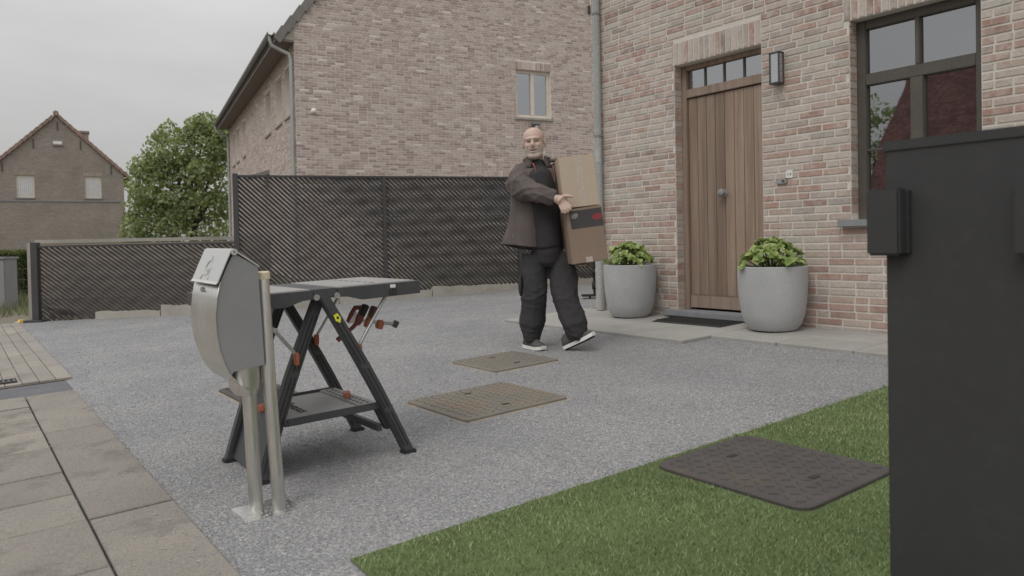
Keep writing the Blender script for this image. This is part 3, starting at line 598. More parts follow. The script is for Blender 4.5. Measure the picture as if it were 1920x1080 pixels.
# ------------------------------------------------------------------ neighbouring house (gable towards us)
NZ = .26; nb_rz = -.1798
neigh = empty('neighbour_house', (6.615, 17.476, 0), nb_rz, 'large pink brick neighbouring house with plain gable behind the tall fence', 'house')
GW = 10.0; PITCH_R = 1.25; EV = 6.2; NL = 14.5
gwin = (5.80, 6.86, 4.37, 5.66); gwin2 = (4.77, 5.68, 1.5, 2.70)
frG = lambda a, z, d: (a, -d, z)
gwm = MB(); wallpieces(gwm, 0, GW, .05, EV, [gwin, gwin2], frG, .3)
gwm.prism([(0, EV), (GW, EV), (GW / 2, EV + PITCH_R * GW / 2)], 0, .3, 'y')
gw = gwm.build('gable_wall', M['gmortar'], neigh)
def gclip(z): return (0, GW) if z < EV else ((z - EV) / PITCH_R + .02, GW - (z - EV) / PITCH_R - .02)
rects = brick_rects(0, GW, .3, EV + 6, .0625, .2, .0145, [gwin, gwin2, (gwin[0], gwin[1], 5.66, 5.87), (gwin2[0], gwin2[1], 2.70, 2.91)], gclip, 41)
mb = MB(); g = random.Random(8)
for r in rects + soldiers(gwin[0], gwin[1], 5.66, 5.87, .055, .012) + soldiers(gwin2[0], gwin2[1], 2.70, 2.91, .055, .012): add_brick(mb, frG, r, g, .006, .002)
mb.build('brickwork', M['gbrick'], gw, kind='stuff', tone=True)
LW = [(.40, 1.36, 4.23, 5.43), (1.90, 2.80, 4.23, 5.43), (3.73, 4.70, 4.23, 5.43), (9.3, 10.05, 4.23, 5.43), (11.2, 11.95, 4.23, 5.43), (12.57, 13.3, 4.23, 5.43)]
frN = lambda a, z, d: (-d, a, z)
lwm = MB(); wallpieces(lwm, .3, NL, .05, 5.82, [(max(.31, a), b, c, d) for a, b, c, d in LW], frN, .3)
lw = lwm.build('front_wall', M['gmortar'], neigh)
mb = MB()
for r in brick_rects(0, NL, .3, 5.80, .0625, .2, .0145, LW, None, 43): add_brick(mb, frN, r, g, .006, .002)
mb.build('brickwork', M['gbrick'], lw, kind='stuff', tone=True)
k = MB(); k.box((GW - .3, .3, .05), (GW, NL, EV)); k.box((.3, NL - .3, .05), (GW - .3, NL, EV)); k.build('back_walls', M['gmortar'], neigh)
def window(parent, fr, a0, a1, z0, z1, m, casements, dep, sill, sillm, fw_=.07, pane='glass', room=True):
    w = MB()
    def bx(p, q, s, t, d0, d1): w.add([fr(p, s, -d0), fr(q, s, -d0), fr(q, t, -d0), fr(p, t, -d0), fr(p, s, -d1), fr(q, s, -d1), fr(q, t, -d1), fr(p, t, -d1)], [(0, 1, 2, 3), (7, 6, 5, 4), (0, 4, 5, 1), (1, 5, 6, 2), (2, 6, 7, 3), (3, 7, 4, 0)])
    bx(a0, a0 + fw_, z0, z1, dep, dep + .06); bx(a1 - fw_, a1, z0, z1, dep, dep + .06); bx(a0 + fw_, a1 - fw_, z0, z0 + fw_, dep, dep + .06); bx(a0 + fw_, a1 - fw_, z1 - fw_, z1, dep, dep + .06)
    cs = (a1 - a0 - 2 * fw_) / casements
    for i in range(1, casements): x = a0 + fw_ + cs * i; bx(x - fw_ * .6, x + fw_ * .6, z0 + fw_, z1 - fw_, dep - .01, dep + .06)
    wo = w.build('window', m, parent)
    for i in range(casements):
        w = MB(); bx(a0 + fw_ + cs * i, a0 + fw_ + cs * (i + 1), z0 + fw_, z1 - fw_, dep + .03, dep + .035); w.build('pane', M[pane], wo)
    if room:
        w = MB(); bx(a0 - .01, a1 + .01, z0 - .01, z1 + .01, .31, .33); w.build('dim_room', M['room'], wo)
    if sill:
        w = MB(); bx(a0 - .05, a1 + .05, z0 - .06, z0 - .002, -.05, dep); w.build('sill', sillm, wo)
    return wo
wo = window(neigh, frG, *gwin, M['wframe'], 2, .08, True, M['concrete'], .085)
k = MB(); k.rings([[(gwin[0] + .1 + i * .02, .16 + .008 * math.sin(i * 1.7), z) for i in range(18)] for z in (4.4, 4.95)], False, False); k.rings([[(6.38 + i * .02, .16 + .008 * math.sin(i * 1.7), z) for i in range(20)] for z in (4.4, 5.6)], False, False); k.build('net_curtain', M['curtain'], wo)
window(neigh, frG, *gwin2, M['wframe'], 1, .08, True, M['concrete'])
for a in LW: window(neigh, frN, *a, M['wframe'], 1, .19, True, M['concrete'], .08)
# roof, eaves box, gutter, verge tiles
rt = lambda x: EV + .25 + PITCH_R * x
k = MB(); k.prism([(-.46, rt(-.46)), (GW / 2, rt(GW / 2)), (GW + .46, rt(-.46)), (GW + .46, rt(-.46) - .12), (GW / 2, rt(GW / 2) - .18), (-.46, rt(-.46) - .12)], -.02, NL + .05, 'y'); nroof = k.build('roof', M['tile_g'], neigh)
k = MB(); k.box((-.44, .0, 5.81), (-.001, NL, 5.86)); k.box((-.46, .0, 5.81), (-.43, NL, 6.0)); k.build('soffit', M['soffit'], nroof)
k = MB(); k.prism([(-.43, 5.862), (-.002, 5.862), (-.002, 6.38), (-.43, 5.90)], .001, .02, 'y'); k.build('eaves_end', M['concrete'], nroof)
k = MB(); k.rings([[(-.53 + .075 * math.cos(a), y, 5.99 + .075 * math.sin(a)) for a in np.linspace(math.pi, 2 * math.pi, 9)] + [(-.53 + .068 * math.cos(a), y, 5.995 + .068 * math.sin(a)) for a in np.linspace(2 * math.pi, math.pi, 9)] for y in (-.03, NL)]); k.build('gutter', M['zinc_dark'], nroof)
ln = .36; dz = math.atan(PITCH_R); vm = MB()
vm.rings([[(0, -.07, -.20), (0, .10, -.20), (0, .10, .0), (0, -.07, .0)], [(ln, -.07, -.16), (ln, .10, -.16), (ln, .10, .035), (ln, -.07, .035)]]); vme = vm.mesh('verge_tile', M['tile_g'], bevel=.01)
s = 0; i = 0
while s < GW / 2 / math.cos(dz) + .6:
    x = -.48 + s * math.cos(dz); o = put('verge_tile', vme, None, nroof, (x, 0, rt(x) + .02), (0, -dz, 0)); s += .335; i += 1
for y in (.10, NL - .12):
    k = MB(); k.tube([(-.53, y, 5.95), (-.53, y, 5.84), (-.50, y, 5.72), (-.30, y, 5.62), (-.12, y, 5.55), (-.07, y, 5.42), (-.07, y, .3)], .045, 12); k.build('downpipe', M['zinc'], neigh, smooth='auto')
k = MB(); k.prism([(-.55, 3.05), (0, 3.22), (0, 3.10), (-.55, 2.98)], 4.2, 5.1, 'y'); k.build('door_hood', M['zinc_dark'], neigh)
k = MB(); k.lathe([(.07, 0), (.06, .05), (.02, .08)], 12); k.build('wall_vent', M['white_pl'], neigh, (.414, -.004, 4.22), (R(90), 0, 0))
sl = empty('security_lamp', (0, 0, 0), 0, 'small outdoor sensor lamp under the gable window', 'lamp'); sl.matrix_world = Matrix.Translation((6.615, 17.476, 0)) @ Matrix.Rotation(nb_rz, 4, 'Z') @ Matrix.Translation((6.35, -.01, 4.2))
k = MB(); k.box((-.12, -.16, -.03), (.12, 0, .05)); k.build('lamp_head', M['zinc_dark'], sl, bevel=.015); k = MB(); k.ell((0, -.08, -.09), (.05, .05, .06)); k.build('sensor', M['white_pl'], sl)
k = MB(); k.tube([(8.18, -.05, 7.62), (8.18, -.05, 9.5)], .03, 10); k.build('vent_pipe', M['white_pl'], neigh)
k = MB(); k.box((8.10, -.09, 7.40), (8.24, -.004, 7.60)); k.build('junction_box', M['dark_metal'], neigh)

# ------------------------------------------------------------------ fences with woven diagonal slats
def fence(name, P, Q, ztop, zb0, zb1, ang, pitch, wid, label, seed, widf=None, loose=False):
    P = Vector(P); Q = Vector(Q); d = (Q - P); L = d.length; rz = math.atan2(d.y, d.x)
    root = empty(name, (P.x, P.y, 0), rz, label, 'fence', 'slatted fences closing off the drive'); g = random.Random(seed)
    ta = math.tan(ang); H = ztop - min(zb0, zb1); s = -H / ta; n = 0
    zbot = lambda x: zb0 + (zb1 - zb0) * x / L
    hp = pitch / math.sin(ang)
    while s < L - .02:
        # centre line: from (s, ztop) running down to the right
        s0 = max(s, .02); z0 = ztop - (s0 - s) * ta; x = s0; s1 = s + (ztop - zbot(min(max(s, 0), L))) / ta; zlow = zbot(min(max(s1, 0), L)) - g.uniform(-.012, .03 if widf else .06)
        s1 = s + (ztop - zlow) / ta
        if s1 > L - .02: s1 = L - .02; zlow = ztop - (s1 - s) * ta
        if s1 - s0 > .03:
            w = wid * (widf(s) if widf else 1) * g.uniform(.97, 1.03); m = max(3, int((s1 - s0) / .03)); band = .03 if s < .8 and widf else (.085 if widf else .10); nx, nz = math.sin(ang) * w / 2, math.cos(ang) * w / 2; vv = []; ph = (n % 2) * math.pi
            for i in range(m + 1):
                f = i / m; X = s0 + (s1 - s0) * f; Z = z0 + (zlow - z0) * f; wob = .0045 * math.sin((X + Z * .4) * 62 + ph); q = 1 + band * math.cos(Z * 38 + math.sin(X * 1.3)); 
                vv += [(X - nx * q, wob - .0012, Z - nz * q), (X + nx * q, wob - .0012, Z + nz * q), (X + nx * q, wob + .0012, Z + nz * q), (X - nx * q, wob + .0012, Z - nz * q)]
            mb = MB(); mb.rings([[Vector(v) - Vector((s0, 0, z0)) for v in vv[4 * i:4 * i + 4]] for i in range(m + 1)]); mb.build('slat', M['slat'], root, (s0, 0, z0))
        s += hp * g.uniform(.985, 1.015); n += 1
    k = MB(); k.box((0, -.018, ztop - .012), (L, .018, ztop + .016)); k.build('top_rail', M['dark_metal'], root)
    for f in (.33, .66):
        k = MB(); k.tube([(0, .006, ztop - H * f), (L, .006, ztop - H * f)], .003, 5); k.build('tension_wire', M['dark_metal'], root)
    return root, L
def post(parent, s, z0, z1, w=.055, foot=None):
    k = MB(); k.box((s - w / 2, -.045, z0), (s + w / 2, .035, z1)); k.build('post', M['dark_metal'], parent, bevel=.004)
    if foot:
        k = MB(); k.box((s - foot, -.11, z0 - .01), (s + foot, .08, z0 + .035)); k.build('foot_plate', M['dark_metal'], parent)
FA = cw(-6.57, 10.52); FB = cw(-3.76, 10.44); FC = cw(1.36, 12.04)
low, LL = fence('low_fence', FA, FB, 1.075, .06, .17, R(36), .047, .0352, 'low black slatted fence on the left with loose curled slats', 1)
post(low, 0.0, .035, 1.135, .095, .13)
for i, (s, ln_) in enumerate(((.08, .26), (.20, .2), (.30, .17), (.40, .16))):      # ends hanging loose over the ground
    mb = MB(); pts = []
    for j in range(8):
        f = j / 7; a = R(36) + f * f * R(34 if i == 0 else 12); pts.append((s + ln_ * f * math.cos(R(36) + f * R(12 if i == 0 else 5)), -.015 - .03 * math.sin(f * 3), .30 - i * .02 - ln_ * f * math.sin(a)))
    mb.rings([[(p[0] - .012, p[1], p[2] - .015), (p[0] + .012, p[1], p[2] + .015), (p[0] + .012, p[1] + .003, p[2] + .015), (p[0] - .012, p[1] + .003, p[2] - .015)] for p in pts]); mb.build('slat', M['slat'], low)
tall, TL = fence('tall_fence', FB, FC, 1.985, .25, .42, R(44), .0468, .0368, 'tall black slatted fence panel running behind the man', 2, lambda s: 1.0 if s < .8 else (1.0 + .14 * min(1, (s - .8) / .5)))
post(tall, 0.0, .10, 2.02, .07); post(tall, 2.02, .17, 2.0, .055); post(tall, 4.07, .22, 2.0, .055, .06)
def plinth(a, b, z0a, z0b, h, n, off):
    a = Vector(a); b = Vector(b); L = (b - a).length; rz = math.atan2((b - a).y, (b - a).x); out_ = []
    for i in range(n):
        f0, f1 = i / n, (i + 1) / n; p = a.lerp(b, f0); zb = z0a + (z0b - z0a) * f0; o = empty('concrete_plinth', (p.x, p.y, zb), rz, None, None)
        yield o, L / n, i
k = 0
labels_p = ['low weathered concrete plinth under the left half of the low fence', 'concrete plinth under the low fence next to the tall fence post', 'concrete plinth at the left end of the tall fence', 'concrete plinth below the middle of the tall fence', 'concrete plinth below the tall fence just behind the man', 'concrete plinth below the tall fence beside the house corner']
segs = [(FA.lerp(FB, .30), FA.lerp(FB, .62), .05, .13), (FA.lerp(FB, .625), FB, .08, .17), (FB, FB.lerp(FC, .25), .10, .19), (FB.lerp(FC, .252), FB.lerp(FC, .5), .14, .19), (FB.lerp(FC, .502), FB.lerp(FC, .77), .19, .19), (FB.lerp(FC, .80), FC, .23, .2)]
for (a, b, z0, h), lab in zip(segs, labels_p):
    L_ = (b - a).length; rz = math.atan2((b - a).y, (b - a).x); mb = MB(); n = 10; g = random.Random(len(lab))
    mb.rings([[(L_ * i / n, -.06, -.12), (L_ * i / n, .05, -.12), (L_ * i / n, .05, h - .01 + g.uniform(-.008, .008)), (L_ * i / n, -.05 + g.uniform(-.006, .006), h - .005 + g.uniform(-.012, .01))] for i in range(n + 1)])
    tag(mb.build('concrete_plinth', M['concrete'], None, (a.x, a.y, z0), (0, 0, rz)), lab, 'plinth', 'concrete plinths under the fences')
# concrete panel wall behind the low fence
cwl = empty('concrete_panel_wall', cw(-6.98, 11.02), -TH + R(8), 'concrete panel wall just behind the low slatted fence', 'wall')
k = MB(); k.box((0, -.06, 0), (.12, .06, 1.135)); k.build('post', M['concrete'], cwl, bevel=.008); k = MB(); k.box((3.25, -.06, 0), (3.37, .06, 1.12)); k.build('post', M['concrete'], cwl, bevel=.008)
pcol = pm('panel_concrete', A(136, 126, 117), .9, .12, 3, 80, .3, .2, rnd=.14)
for i in range(4):
    k = MB(); k.box((.10, -.025, 0), (3.26, .025, .262)); k.build('panel', pcol, cwl, (0, 0, .04 + i * .272), bevel=.008)
k = MB(); k.box((.10, -.04, 0), (3.26, .04, .05)); k.build('coping', M['concrete'], cwl, (0, 0, 1.09 + .04))

# ------------------------------------------------------------------ far house on the left
FH = cw(-22.5, 38); far = empty('far_house', (FH.x, FH.y, 0), -TH + R(29), 'grey brick gabled house in the distance with two white windows', 'house')
hw, fe, fa = 2.92, 4.90, 7.72; frH = lambda a, z, d: (a, -d, z)
fwn = [(-1.76, -1.0, 3.69, 4.78), (1.16, 1.90, 3.69, 4.78)]
k = MB(); wallpieces(k, -hw, hw, 0, fe, fwn, frH, .3); k.prism([(-hw, fe), (hw, fe), (0, fa)], 0, .3, 'y'); k.box((hw - .3, .3, 0), (hw, 9, fe)); k.box((-hw, .3, 0), (-hw + .3, 9, fe)); k.box((-hw, 8.7, 0), (hw, 9, fe)); k.build('wall', M['fbrick'], far)
for w in fwn:
    window(far, frH, *w, M['wframe'], 1, .06, True, M['zinc_dark'], .08, 'glass', False)
    for i in range(7):
        x = w[0] + .08 + i * (w[1] - w[0] - .16) / 7; k = MB(); k.box((x + .006, .055, w[2] + .08), (x + (w[1] - w[0] - .16) / 7 - .006, .075, w[3] - .08)); k.build('shutter_slat', M['shutter'], far)
    for r in soldiers(w[0] - .06, w[1] + .06, w[3], w[3] + .2, .06, .02): k = MB(); k.t = random.random(); add_brick(k, frH, r, g); k.build('lintel_brick', pcol, far)
sl_ = (fa - fe) / hw; k = MB(); k.prism([(-hw - .25, fe - .22 + .12), (0, fa + .14), (hw + .25, fe - .22 + .12), (hw + .25, fe - .22), (0, fa + .02), (-hw - .25, fe - .22)], .02, 9.1, 'y'); froof = k.build('roof', M['tile'], far)
k = MB(); a_ = math.atan(sl_); vt = MB(); vt.rings([[(0, -.12, -.10), (0, .10, -.10), (0, .10, .05), (0, -.12, .05)], [(.33, -.12, -.07), (.33, .10, -.07), (.33, .10, .08), (.33, -.12, .08)]]); vtm = vt.mesh('verge_tile', M['tile'])
Ls = (hw + .25) / math.cos(a_); n = int(Ls / .30)
for i in range(n):
    s = i * .30; x = -hw - .25 + s * math.cos(a_); z = fe - .12 + s * math.sin(a_); put('verge_tile', vtm, None, froof, (x, 0, z + .02), (0, -a_, 0)); put('verge_tile', vtm, None, froof, (-x, 0, z + .02), (0, -a_, math.pi))
k = MB(); k.tube([(-.0, -.16, fa + .16), (0, 9.1, fa + .16)], .13, 10); k.build('ridge', M['tile'], froof)
k = MB(); k.box((.82, 2.2, 5.8), (1.4, 2.9, 7.30)); k.box((.78, 2.14, 7.28), (1.44, 2.96, 7.38)); k.build('chimney', M['fbrick'], froof)
k = MB(); k.box((-.16, -.03, 6.36), (.22, 0, 6.5)); k.build('vent_grille', M['white_pl'], far); k = MB(); k.box((-.2, -.06, 6.28), (.3, 0, 6.34)); k.build('vent_ledge', M['fbrick'], far)
k = MB(); k.box((-hw + .01, -.03, 3.50), (hw - .01, -.002, 3.58)); k.build('brick_band', M['zinc_dark'], far)
for x, z in ((.04, 7.25), (-1.0, 6.35), (1.02, 6.35), (-2.3, 5.15), (2.35, 5.15)):
    k = MB(); k.box((x - .025, -.03, z - .22), (x + .025, 0, z + .22)); k.build('wall_anchor', M['dark_metal'], far)

# ------------------------------------------------------------------ trees, hedge, verge
def leafcloud(blobs, per, size, seed, flat=.75):
    g = np.random.default_rng(seed); V = []; T = []
    for (c, r) in blobs:
        n = int(per * (r[0] * r[1] + r[1] * r[2] + r[0] * r[2]) / 3); d = g.normal(size=(n, 3)); d /= np.linalg.norm(d, axis=1)[:, None]; rad = g.uniform(.62, 1.06, n) ** .7
        lump = 1 + .16 * np.sin(d[:, 0] * 7 + c[0] * 3) * np.sin(d[:, 1] * 6 + c[1] * 5) + .12 * np.sin(d[:, 2] * 9 + c[2] * 4)
        p = np.array(c) + d * np.array(r) * (rad * lump)[:, None]
        a = g.normal(size=(n, 3)) + d * .5; a /= np.linalg.norm(a, axis=1)[:, None]; b = np.cross(a, g.normal(size=(n, 3))); b /= np.linalg.norm(b, axis=1)[:, None]; c2 = np.cross(a, b)
        s = size * g.uniform(.55, 1.25, n)[:, None]
        V.append(np.stack([p - b * s * .5, p + c2 * s * .34, p + b * s * .5], 1)); V.append(np.stack([p - b * s * .5, p + b * s * .5, p - c2 * s * .34 + a * s * .1], 1))
        t = np.clip(g.normal(.48, .2, n), 0, 1); T += [t, t]
    return np.concatenate(V), np.concatenate(T)
def limbs(base, h, r, targets, seed, m, parent, loc):
    g = random.Random(seed); k = MB(); base = Vector(base); p1 = base + Vector((.1, .05, h)); k.tube([base, base.lerp(p1, .5) + Vector((.06, 0, 0)), p1], [r, r * .85, r * .7], 9)
    for t in targets:
        t = Vector(t); mdl = p1.lerp(t, .5) + Vector((g.uniform(-.2, .2), g.uniform(-.2, .2), .15)); k.tube([base.lerp(p1, g.uniform(.6, 1)), mdl, t], [r * .45, r * .26, r * .07], 6)
    return k.build('trunk', m, parent, loc, smooth='auto')
def blobcrown(blob_list, seed, n, rr):
    g = random.Random(seed); o = []
    for c, r in blob_list:
        o.append((c, tuple(v * .72 for v in r)))
        for i in range(n):
            v = Vector((g.gauss(0, 1), g.gauss(0, 1), g.gauss(0, 1))).normalized(); k = g.uniform(rr[0], rr[1]); o.append((tuple(c[j] + v[j] * r[j] * g.uniform(.62, .95) for j in range(3)), (k, k, k * .85)))
    return o
tp = cw(-14.3, 34); tree = empty('broadleaf_tree', (tp.x, tp.y, .1), -TH, 'bushy green tree between the far house and the neighbouring house', 'tree')
core = [((0, 0, 3.6), (2.2, 2.1, 2.2)), ((.5, 0, 5.1), (1.5, 1.5, 1.5)), ((-1.0, -.3, 3.2), (1.6, 1.6, 1.7)), ((.72, .1, 6.3), (.72, .8, .8)), ((-.55, -.1, 5.2), (1.15, 1.1, 1.15)), ((1.6, 0, 4.2), (1.2, 1.4, 2.1)), ((-1.85, -.2, 2.5), (.95, 1, .95)), ((.9, -.4, 2.2), (1.9, 1.7, 1.5)), ((-1.35, -.2, 4.3), (.9, .9, .95)), ((1.5, 0, 5.6), (.7, .8, .75)), ((-1.1, -.6, 1.7), (1.5, 1.3, 1.0))]
V, T = leafcloud(blobcrown(core, 3, 15, (.24, .58)), 470, .19, 9)
trimesh('crown', V, T, M['leaf'], tree); limbs((0, 0, 0), 2.0, .22, [c[0] for c in core], 4, M['bark'], tree, (0, 0, 0))
hp_ = cw(-12.2, 17.2); hedge = empty('clipped_hedge', (hp_.x, hp_.y, 0), -TH, 'clipped green hedge at the left edge beyond the path', 'hedge')
k = MB(); k.box((-2.4, -.3, .05), (1.25, .35, 1.0)); k.build('branches', M['hedge_in'], hedge)
g = np.random.default_rng(4); n = 9000; p = np.stack([g.uniform(-2.45, 1.33, n), g.uniform(-.38, -.28, n), g.uniform(.05, 1.06, n)], 1); q = np.stack([g.uniform(-2.45, 1.33, 5000), g.uniform(-.38, .4, 5000), g.uniform(.98, 1.07, 5000)], 1); q2 = np.stack([g.uniform(1.24, 1.33, 2500), g.uniform(-.38, .4, 2500), g.uniform(.05, 1.06, 2500)], 1); p = np.concatenate([p, q, q2]); n = len(p)
a = g.normal(size=(n, 3)); a /= np.linalg.norm(a, axis=1)[:, None]; b = np.cross(a, g.normal(size=(n, 3))); b /= np.linalg.norm(b, axis=1)[:, None]; s = .045
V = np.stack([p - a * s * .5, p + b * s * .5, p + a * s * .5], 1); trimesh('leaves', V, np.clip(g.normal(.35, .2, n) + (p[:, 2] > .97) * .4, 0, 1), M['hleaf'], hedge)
ca = cw(-9.03, 13.0); cab = empty('utility_cabinet', (ca.x, ca.y, .0), -TH, 'grey utility cabinet at the far left edge beside the hedge', 'cabinet')
k = MB(); k.box((-.3, 0, .0), (.385, .32, .90)); k.build('body', M['grey_paint'], cab, bevel=.008); k = MB(); k.box((-.33, -.03, .895), (.40, .35, .935)); k.build('lid', M['grey_paint'], cab, bevel=.006); k = MB(); k.box((.02, -.012, .08), (.37, -.001, .87)); k.build('door', M['grey_paint'], cab); k = MB(); k.box((.05, -.03, .45), (.075, -.013, .56)); k.build('handle', M['black_pl'], cab)
wfc = empty('wire_fence', cw(-9.4, 14.1), -TH, 'thin wire mesh fence standing in the verge behind the cabinet', 'fence')
for i in range(30): k = MB(); k.tube([(-1.0 + i * .09, 0, .02), (-1.0 + i * .09, 0, .72)], .004, 4); k.build('wire', M['dark_metal'], wfc)
for z in (.1, .3, .5, .7): k = MB(); k.tube([(-1.05, 0, z), (1.75, 0, z)], .004, 4); k.build('rail', M['dark_metal'], wfc)
def verge_keep(t, u):
    x = CS * t - SN * u; y = SN * t + CS * u; return (y > 11.6) & (y < 16.4) & (x < -7.05) & (x > -13)
tag(blades(26000, (-4.5, 4.5), (11.5, 22), .20, .012, 'verge_grass', M['weed'], 8, lambda t: gza(t) - .015, .5, verge_keep), 'rough grass verge beyond the end of the path', 'grass')
yb = cw(-6.78, 10.5); y_ = empty('yellow_marker', (yb.x, yb.y, gz(yb.x)), .4, 'small yellow plastic marker on the ground by the fence post', 'marker')
k = MB(); k.rings([[(-.07, -.05, 0), (.07, -.05, 0), (.07, .05, 0), (-.07, .05, 0)], [(-.045, -.035, .07), (.045, -.035, .07), (.045, .035, .07), (-.045, .035, .07)]]); k.build('cap', M['yellow'], y_, bevel=.008); y_.scale = (.7, .7, .7); k = MB(); k.tube([(-.12, 0, .01), (.16, .03, .01)], .02, 8); k.build('base_strip', M['white_pl'], y_)
# across the street, seen only in the window glass
rh = empty('street_house', (-15.5, 12.2, 0), R(4), 'red roofed brick house across the street', 'house')
k = MB(); k.box((-7, -6.5, -.2), (0, 3.0, 2.6)); k.build('wall', M['fbrick'], rh)
k = MB(); k.prism([(.4, 2.4), (-2.8, 7.2), (-6.6, 2.4)], -7, 2.75, 'y'); k.build('roof', pm('red_tiles', A(96, 70, 65), .85, .35, 3, 14, .6, .2, fvar=.4, stretch=(1, .5, 1)), rh)
st = empty('street_tree', (-19.5, 16.6, -.1), 0, 'young tree beside the house across the street', 'tree')
core2 = [((0, 0, 4.9), (1.5, 1.6, 1.7)), ((.2, .6, 6.0), (1, 1, 1)), ((-.1, -.7, 4.3), (1.2, 1.2, 1))]
V, T = leafcloud(blobcrown(core2, 5, 10, (.2, .45)), 260, .2, 12); trimesh('crown', V, T, M['leaf'], st); limbs((0, 0, 0), 2.0, .1, [c[0] for c in core2], 6, M['bark'], st, (0, 0, 0))
# ------------------------------------------------------------------ folding workbench
BX, BY = 1.2935, 3.30; bz = gz(BX)
bench = empty('folding_workbench', (BX, BY, bz), 0, 'black folding workbench with splayed legs and a lower shelf', 'workbench'); bench.rotation_euler = (0, -SL * .9, 0)
Wb = .26                                   # half depth between the leg pairs
tops = MB()
def leaf(x0, x1, name):
    k = MB(); k.box((x0, -Wb - .015, .757), (x1, Wb + .015, .776)); t = k.build(name, M['grey_pl'], bench, bevel=.004); return t
for x0, x1, inner, outer in ((.035, .415, .035, .415), (-.415, -.075, -.075, -.415)):
    t = leaf(x0, x1, 'top_leaf'); sgn = 1 if outer > inner else -1
    for y0, y1 in ((-Wb - .032, -Wb - .0145), (Wb + .0145, Wb + .032)):
        k = MB(); k.prism([(inner, .772), (outer, .772), (outer, .716), (inner + sgn * .11, .713), (inner + sgn * .045, .732), (inner, .735)], y0, y1, 'y'); k.build('apron', M['black_pl'], t)
    k = MB(); k.box((min(outer, outer + sgn * .012), -Wb - .03, .716), (max(outer, outer + sgn * .012), Wb + .03, .772)); k.build('end_apron', M['black_pl'], t)
    for i in range(3):
        for j in range(2): k = MB(); k.box((inner + sgn * (.24 + i * .014) - .0045, -Wb - .0335, .735 - j * .014), (inner + sgn * (.24 + i * .014) + .0045, -Wb - .0322, .744 - j * .014)); k.build('dog_slot', M['black_dk'], t)
    k = MB(); k.box((inner + sgn * .243, -Wb - .038, .752), (inner + sgn * .266, -Wb - .028, .766)); k.build('clip', M['white_pl'], t)
    for yy in np.linspace(-.2, .2, 7): k = MB(); k.tube([(inner + sgn * .2, yy, .7755), (inner + sgn * .2, yy, .7768)], .012, 10); k.build('dog_hole', M['black_dk'], t)
k = MB(); k.box((-.074, -Wb - .028, .735), (.034, Wb + .028, .774)); cen = k.build('centre_beam', M['black_pl'], bench, bevel=.004)
for x in (-.062, .028):
    for y in (-Wb - .036, Wb + .036): k = MB(); k.tube([(x, y - .004, .742), (x, y + .004, .742)], .013, 12); k.build('hinge_bolt', M['alu'], cen)
def leg(x0, z0, x1, z1, y, w, th, curve=0, name='leg'):
    n = 7; rr = []
    for i in range(n + 1):
        f = i / n; x = x0 + (x1 - x0) * f + curve * math.sin(f * math.pi); z = z0 + (z1 - z0) * f; ww = w * (1 - .12 * abs(2 * f - 1)); rr.append([(x - ww / 2, y - th / 2, z), (x + ww / 2, y - th / 2, z), (x + ww / 2, y + th / 2, z), (x - ww / 2, y + th / 2, z)])
    k = MB(); k.rings(rr); o = k.build(name, M['black_pl'], bench, bevel=.004)
    sgn = 1 if x1 > x0 else -1; k = MB()      # recessed channel with ribs on the inner side
    def at(f): return x0 + (x1 - x0) * f + curve * math.sin(f * math.pi), z0 + (z1 - z0) * f
    for f0, f1 in ((.12, .42), (.45, .7), (.73, .95)):
        (a, b), (c, d) = at(f0), at(f1)
        for dx in (-.009, .009): k.bar((a + dx - sgn * .004, y - th / 2 - .0005, b), (c + dx - sgn * .004, y - th / 2 - .0005, d), .005, .004, (0, 1, 0))
    k.build('rib', M['black_dk'], o)
    k = MB(); k.box((x1 - .03, y - th / 2 - .006, 0), (x1 + .03, y + th / 2 + .006, .022)); k.build('foot', M['black_dk'], o, bevel=.005); return o
for y in (-Wb, Wb):
    yo = y - .006 if y < 0 else y + .006
    leg(-.028, .75, .335, .01, yo, .052, .045, .012); leg(-.012, .75, -.31, .01, y + (.05 if y < 0 else -.05), .055, .042, -.012)
k = MB(); k.box((.205, -.24, .12), (.225, .24, .15)); k.build('cross_bar', M['black_pl'], bench); 
k = MB(); k.prism([(-.30, .02), (-.27, .02), (-.15, .34), (-.18, .34)], -.2, .2, 'y'); k.build('leg_web', M['black_pl'], bench)
for y0 in (-.235, .2): k = MB(); k.prism([(.20, .23), (.235, .23), (.285, .12), (.25, .12)], y0, y0 + .035, 'y'); k.build('leg_gusset', M['black_pl'], bench)
k = MB(); k.box((-.2, -.245, .232), (.215, .235, .240)); sh = k.build('shelf', M['grey_pl'], bench)
k = MB(); k.box((-.2, -.255, .222), (.215, -.238, .252)); k.box((-.2, .232, .222), (.215, .248, .252)); k.box((-.212, -.255, .222), (-.198, .248, .25)); k.build('rim', M['black_pl'], sh, bevel=.003)
k = MB(); k.box((.135, -.237, .240), (.215, .231, .2475)); k.build('slot_strip', M['grey_pl'], sh, bevel=.002)
for i in range(11):
    for x in (.155, .185): k = MB(); k.box((x - .007, -.2 + i * .038, .2475), (x + .007, -.184 + i * .038, .2485)); k.build('slot', M['black_dk'], sh)
text('lettering', 'Pegasus', .075, M['black_dk'], sh, (-.075, -.01, .2408), (0, 0, R(-90)), .0006)
k = MB(); k.prism([(-.035, 0), (.035, 0), (.03, .022), (.008, .028), (-.03, .022)], -.016, .016, 'y'); ob = k.build('quick_clamp', M['orange'], sh, (.165, -.02, .2485), (0, 0, R(70)), bevel=.004)
k = MB(); k.prism([(-.035, 0), (.035, 0), (.03, .022), (.008, .028), (-.03, .022)], -.016, .016, 'y'); k.build('quick_clamp', M['orange'], sh, (-.215, .02, .2485), (0, 0, R(70)), bevel=.004)
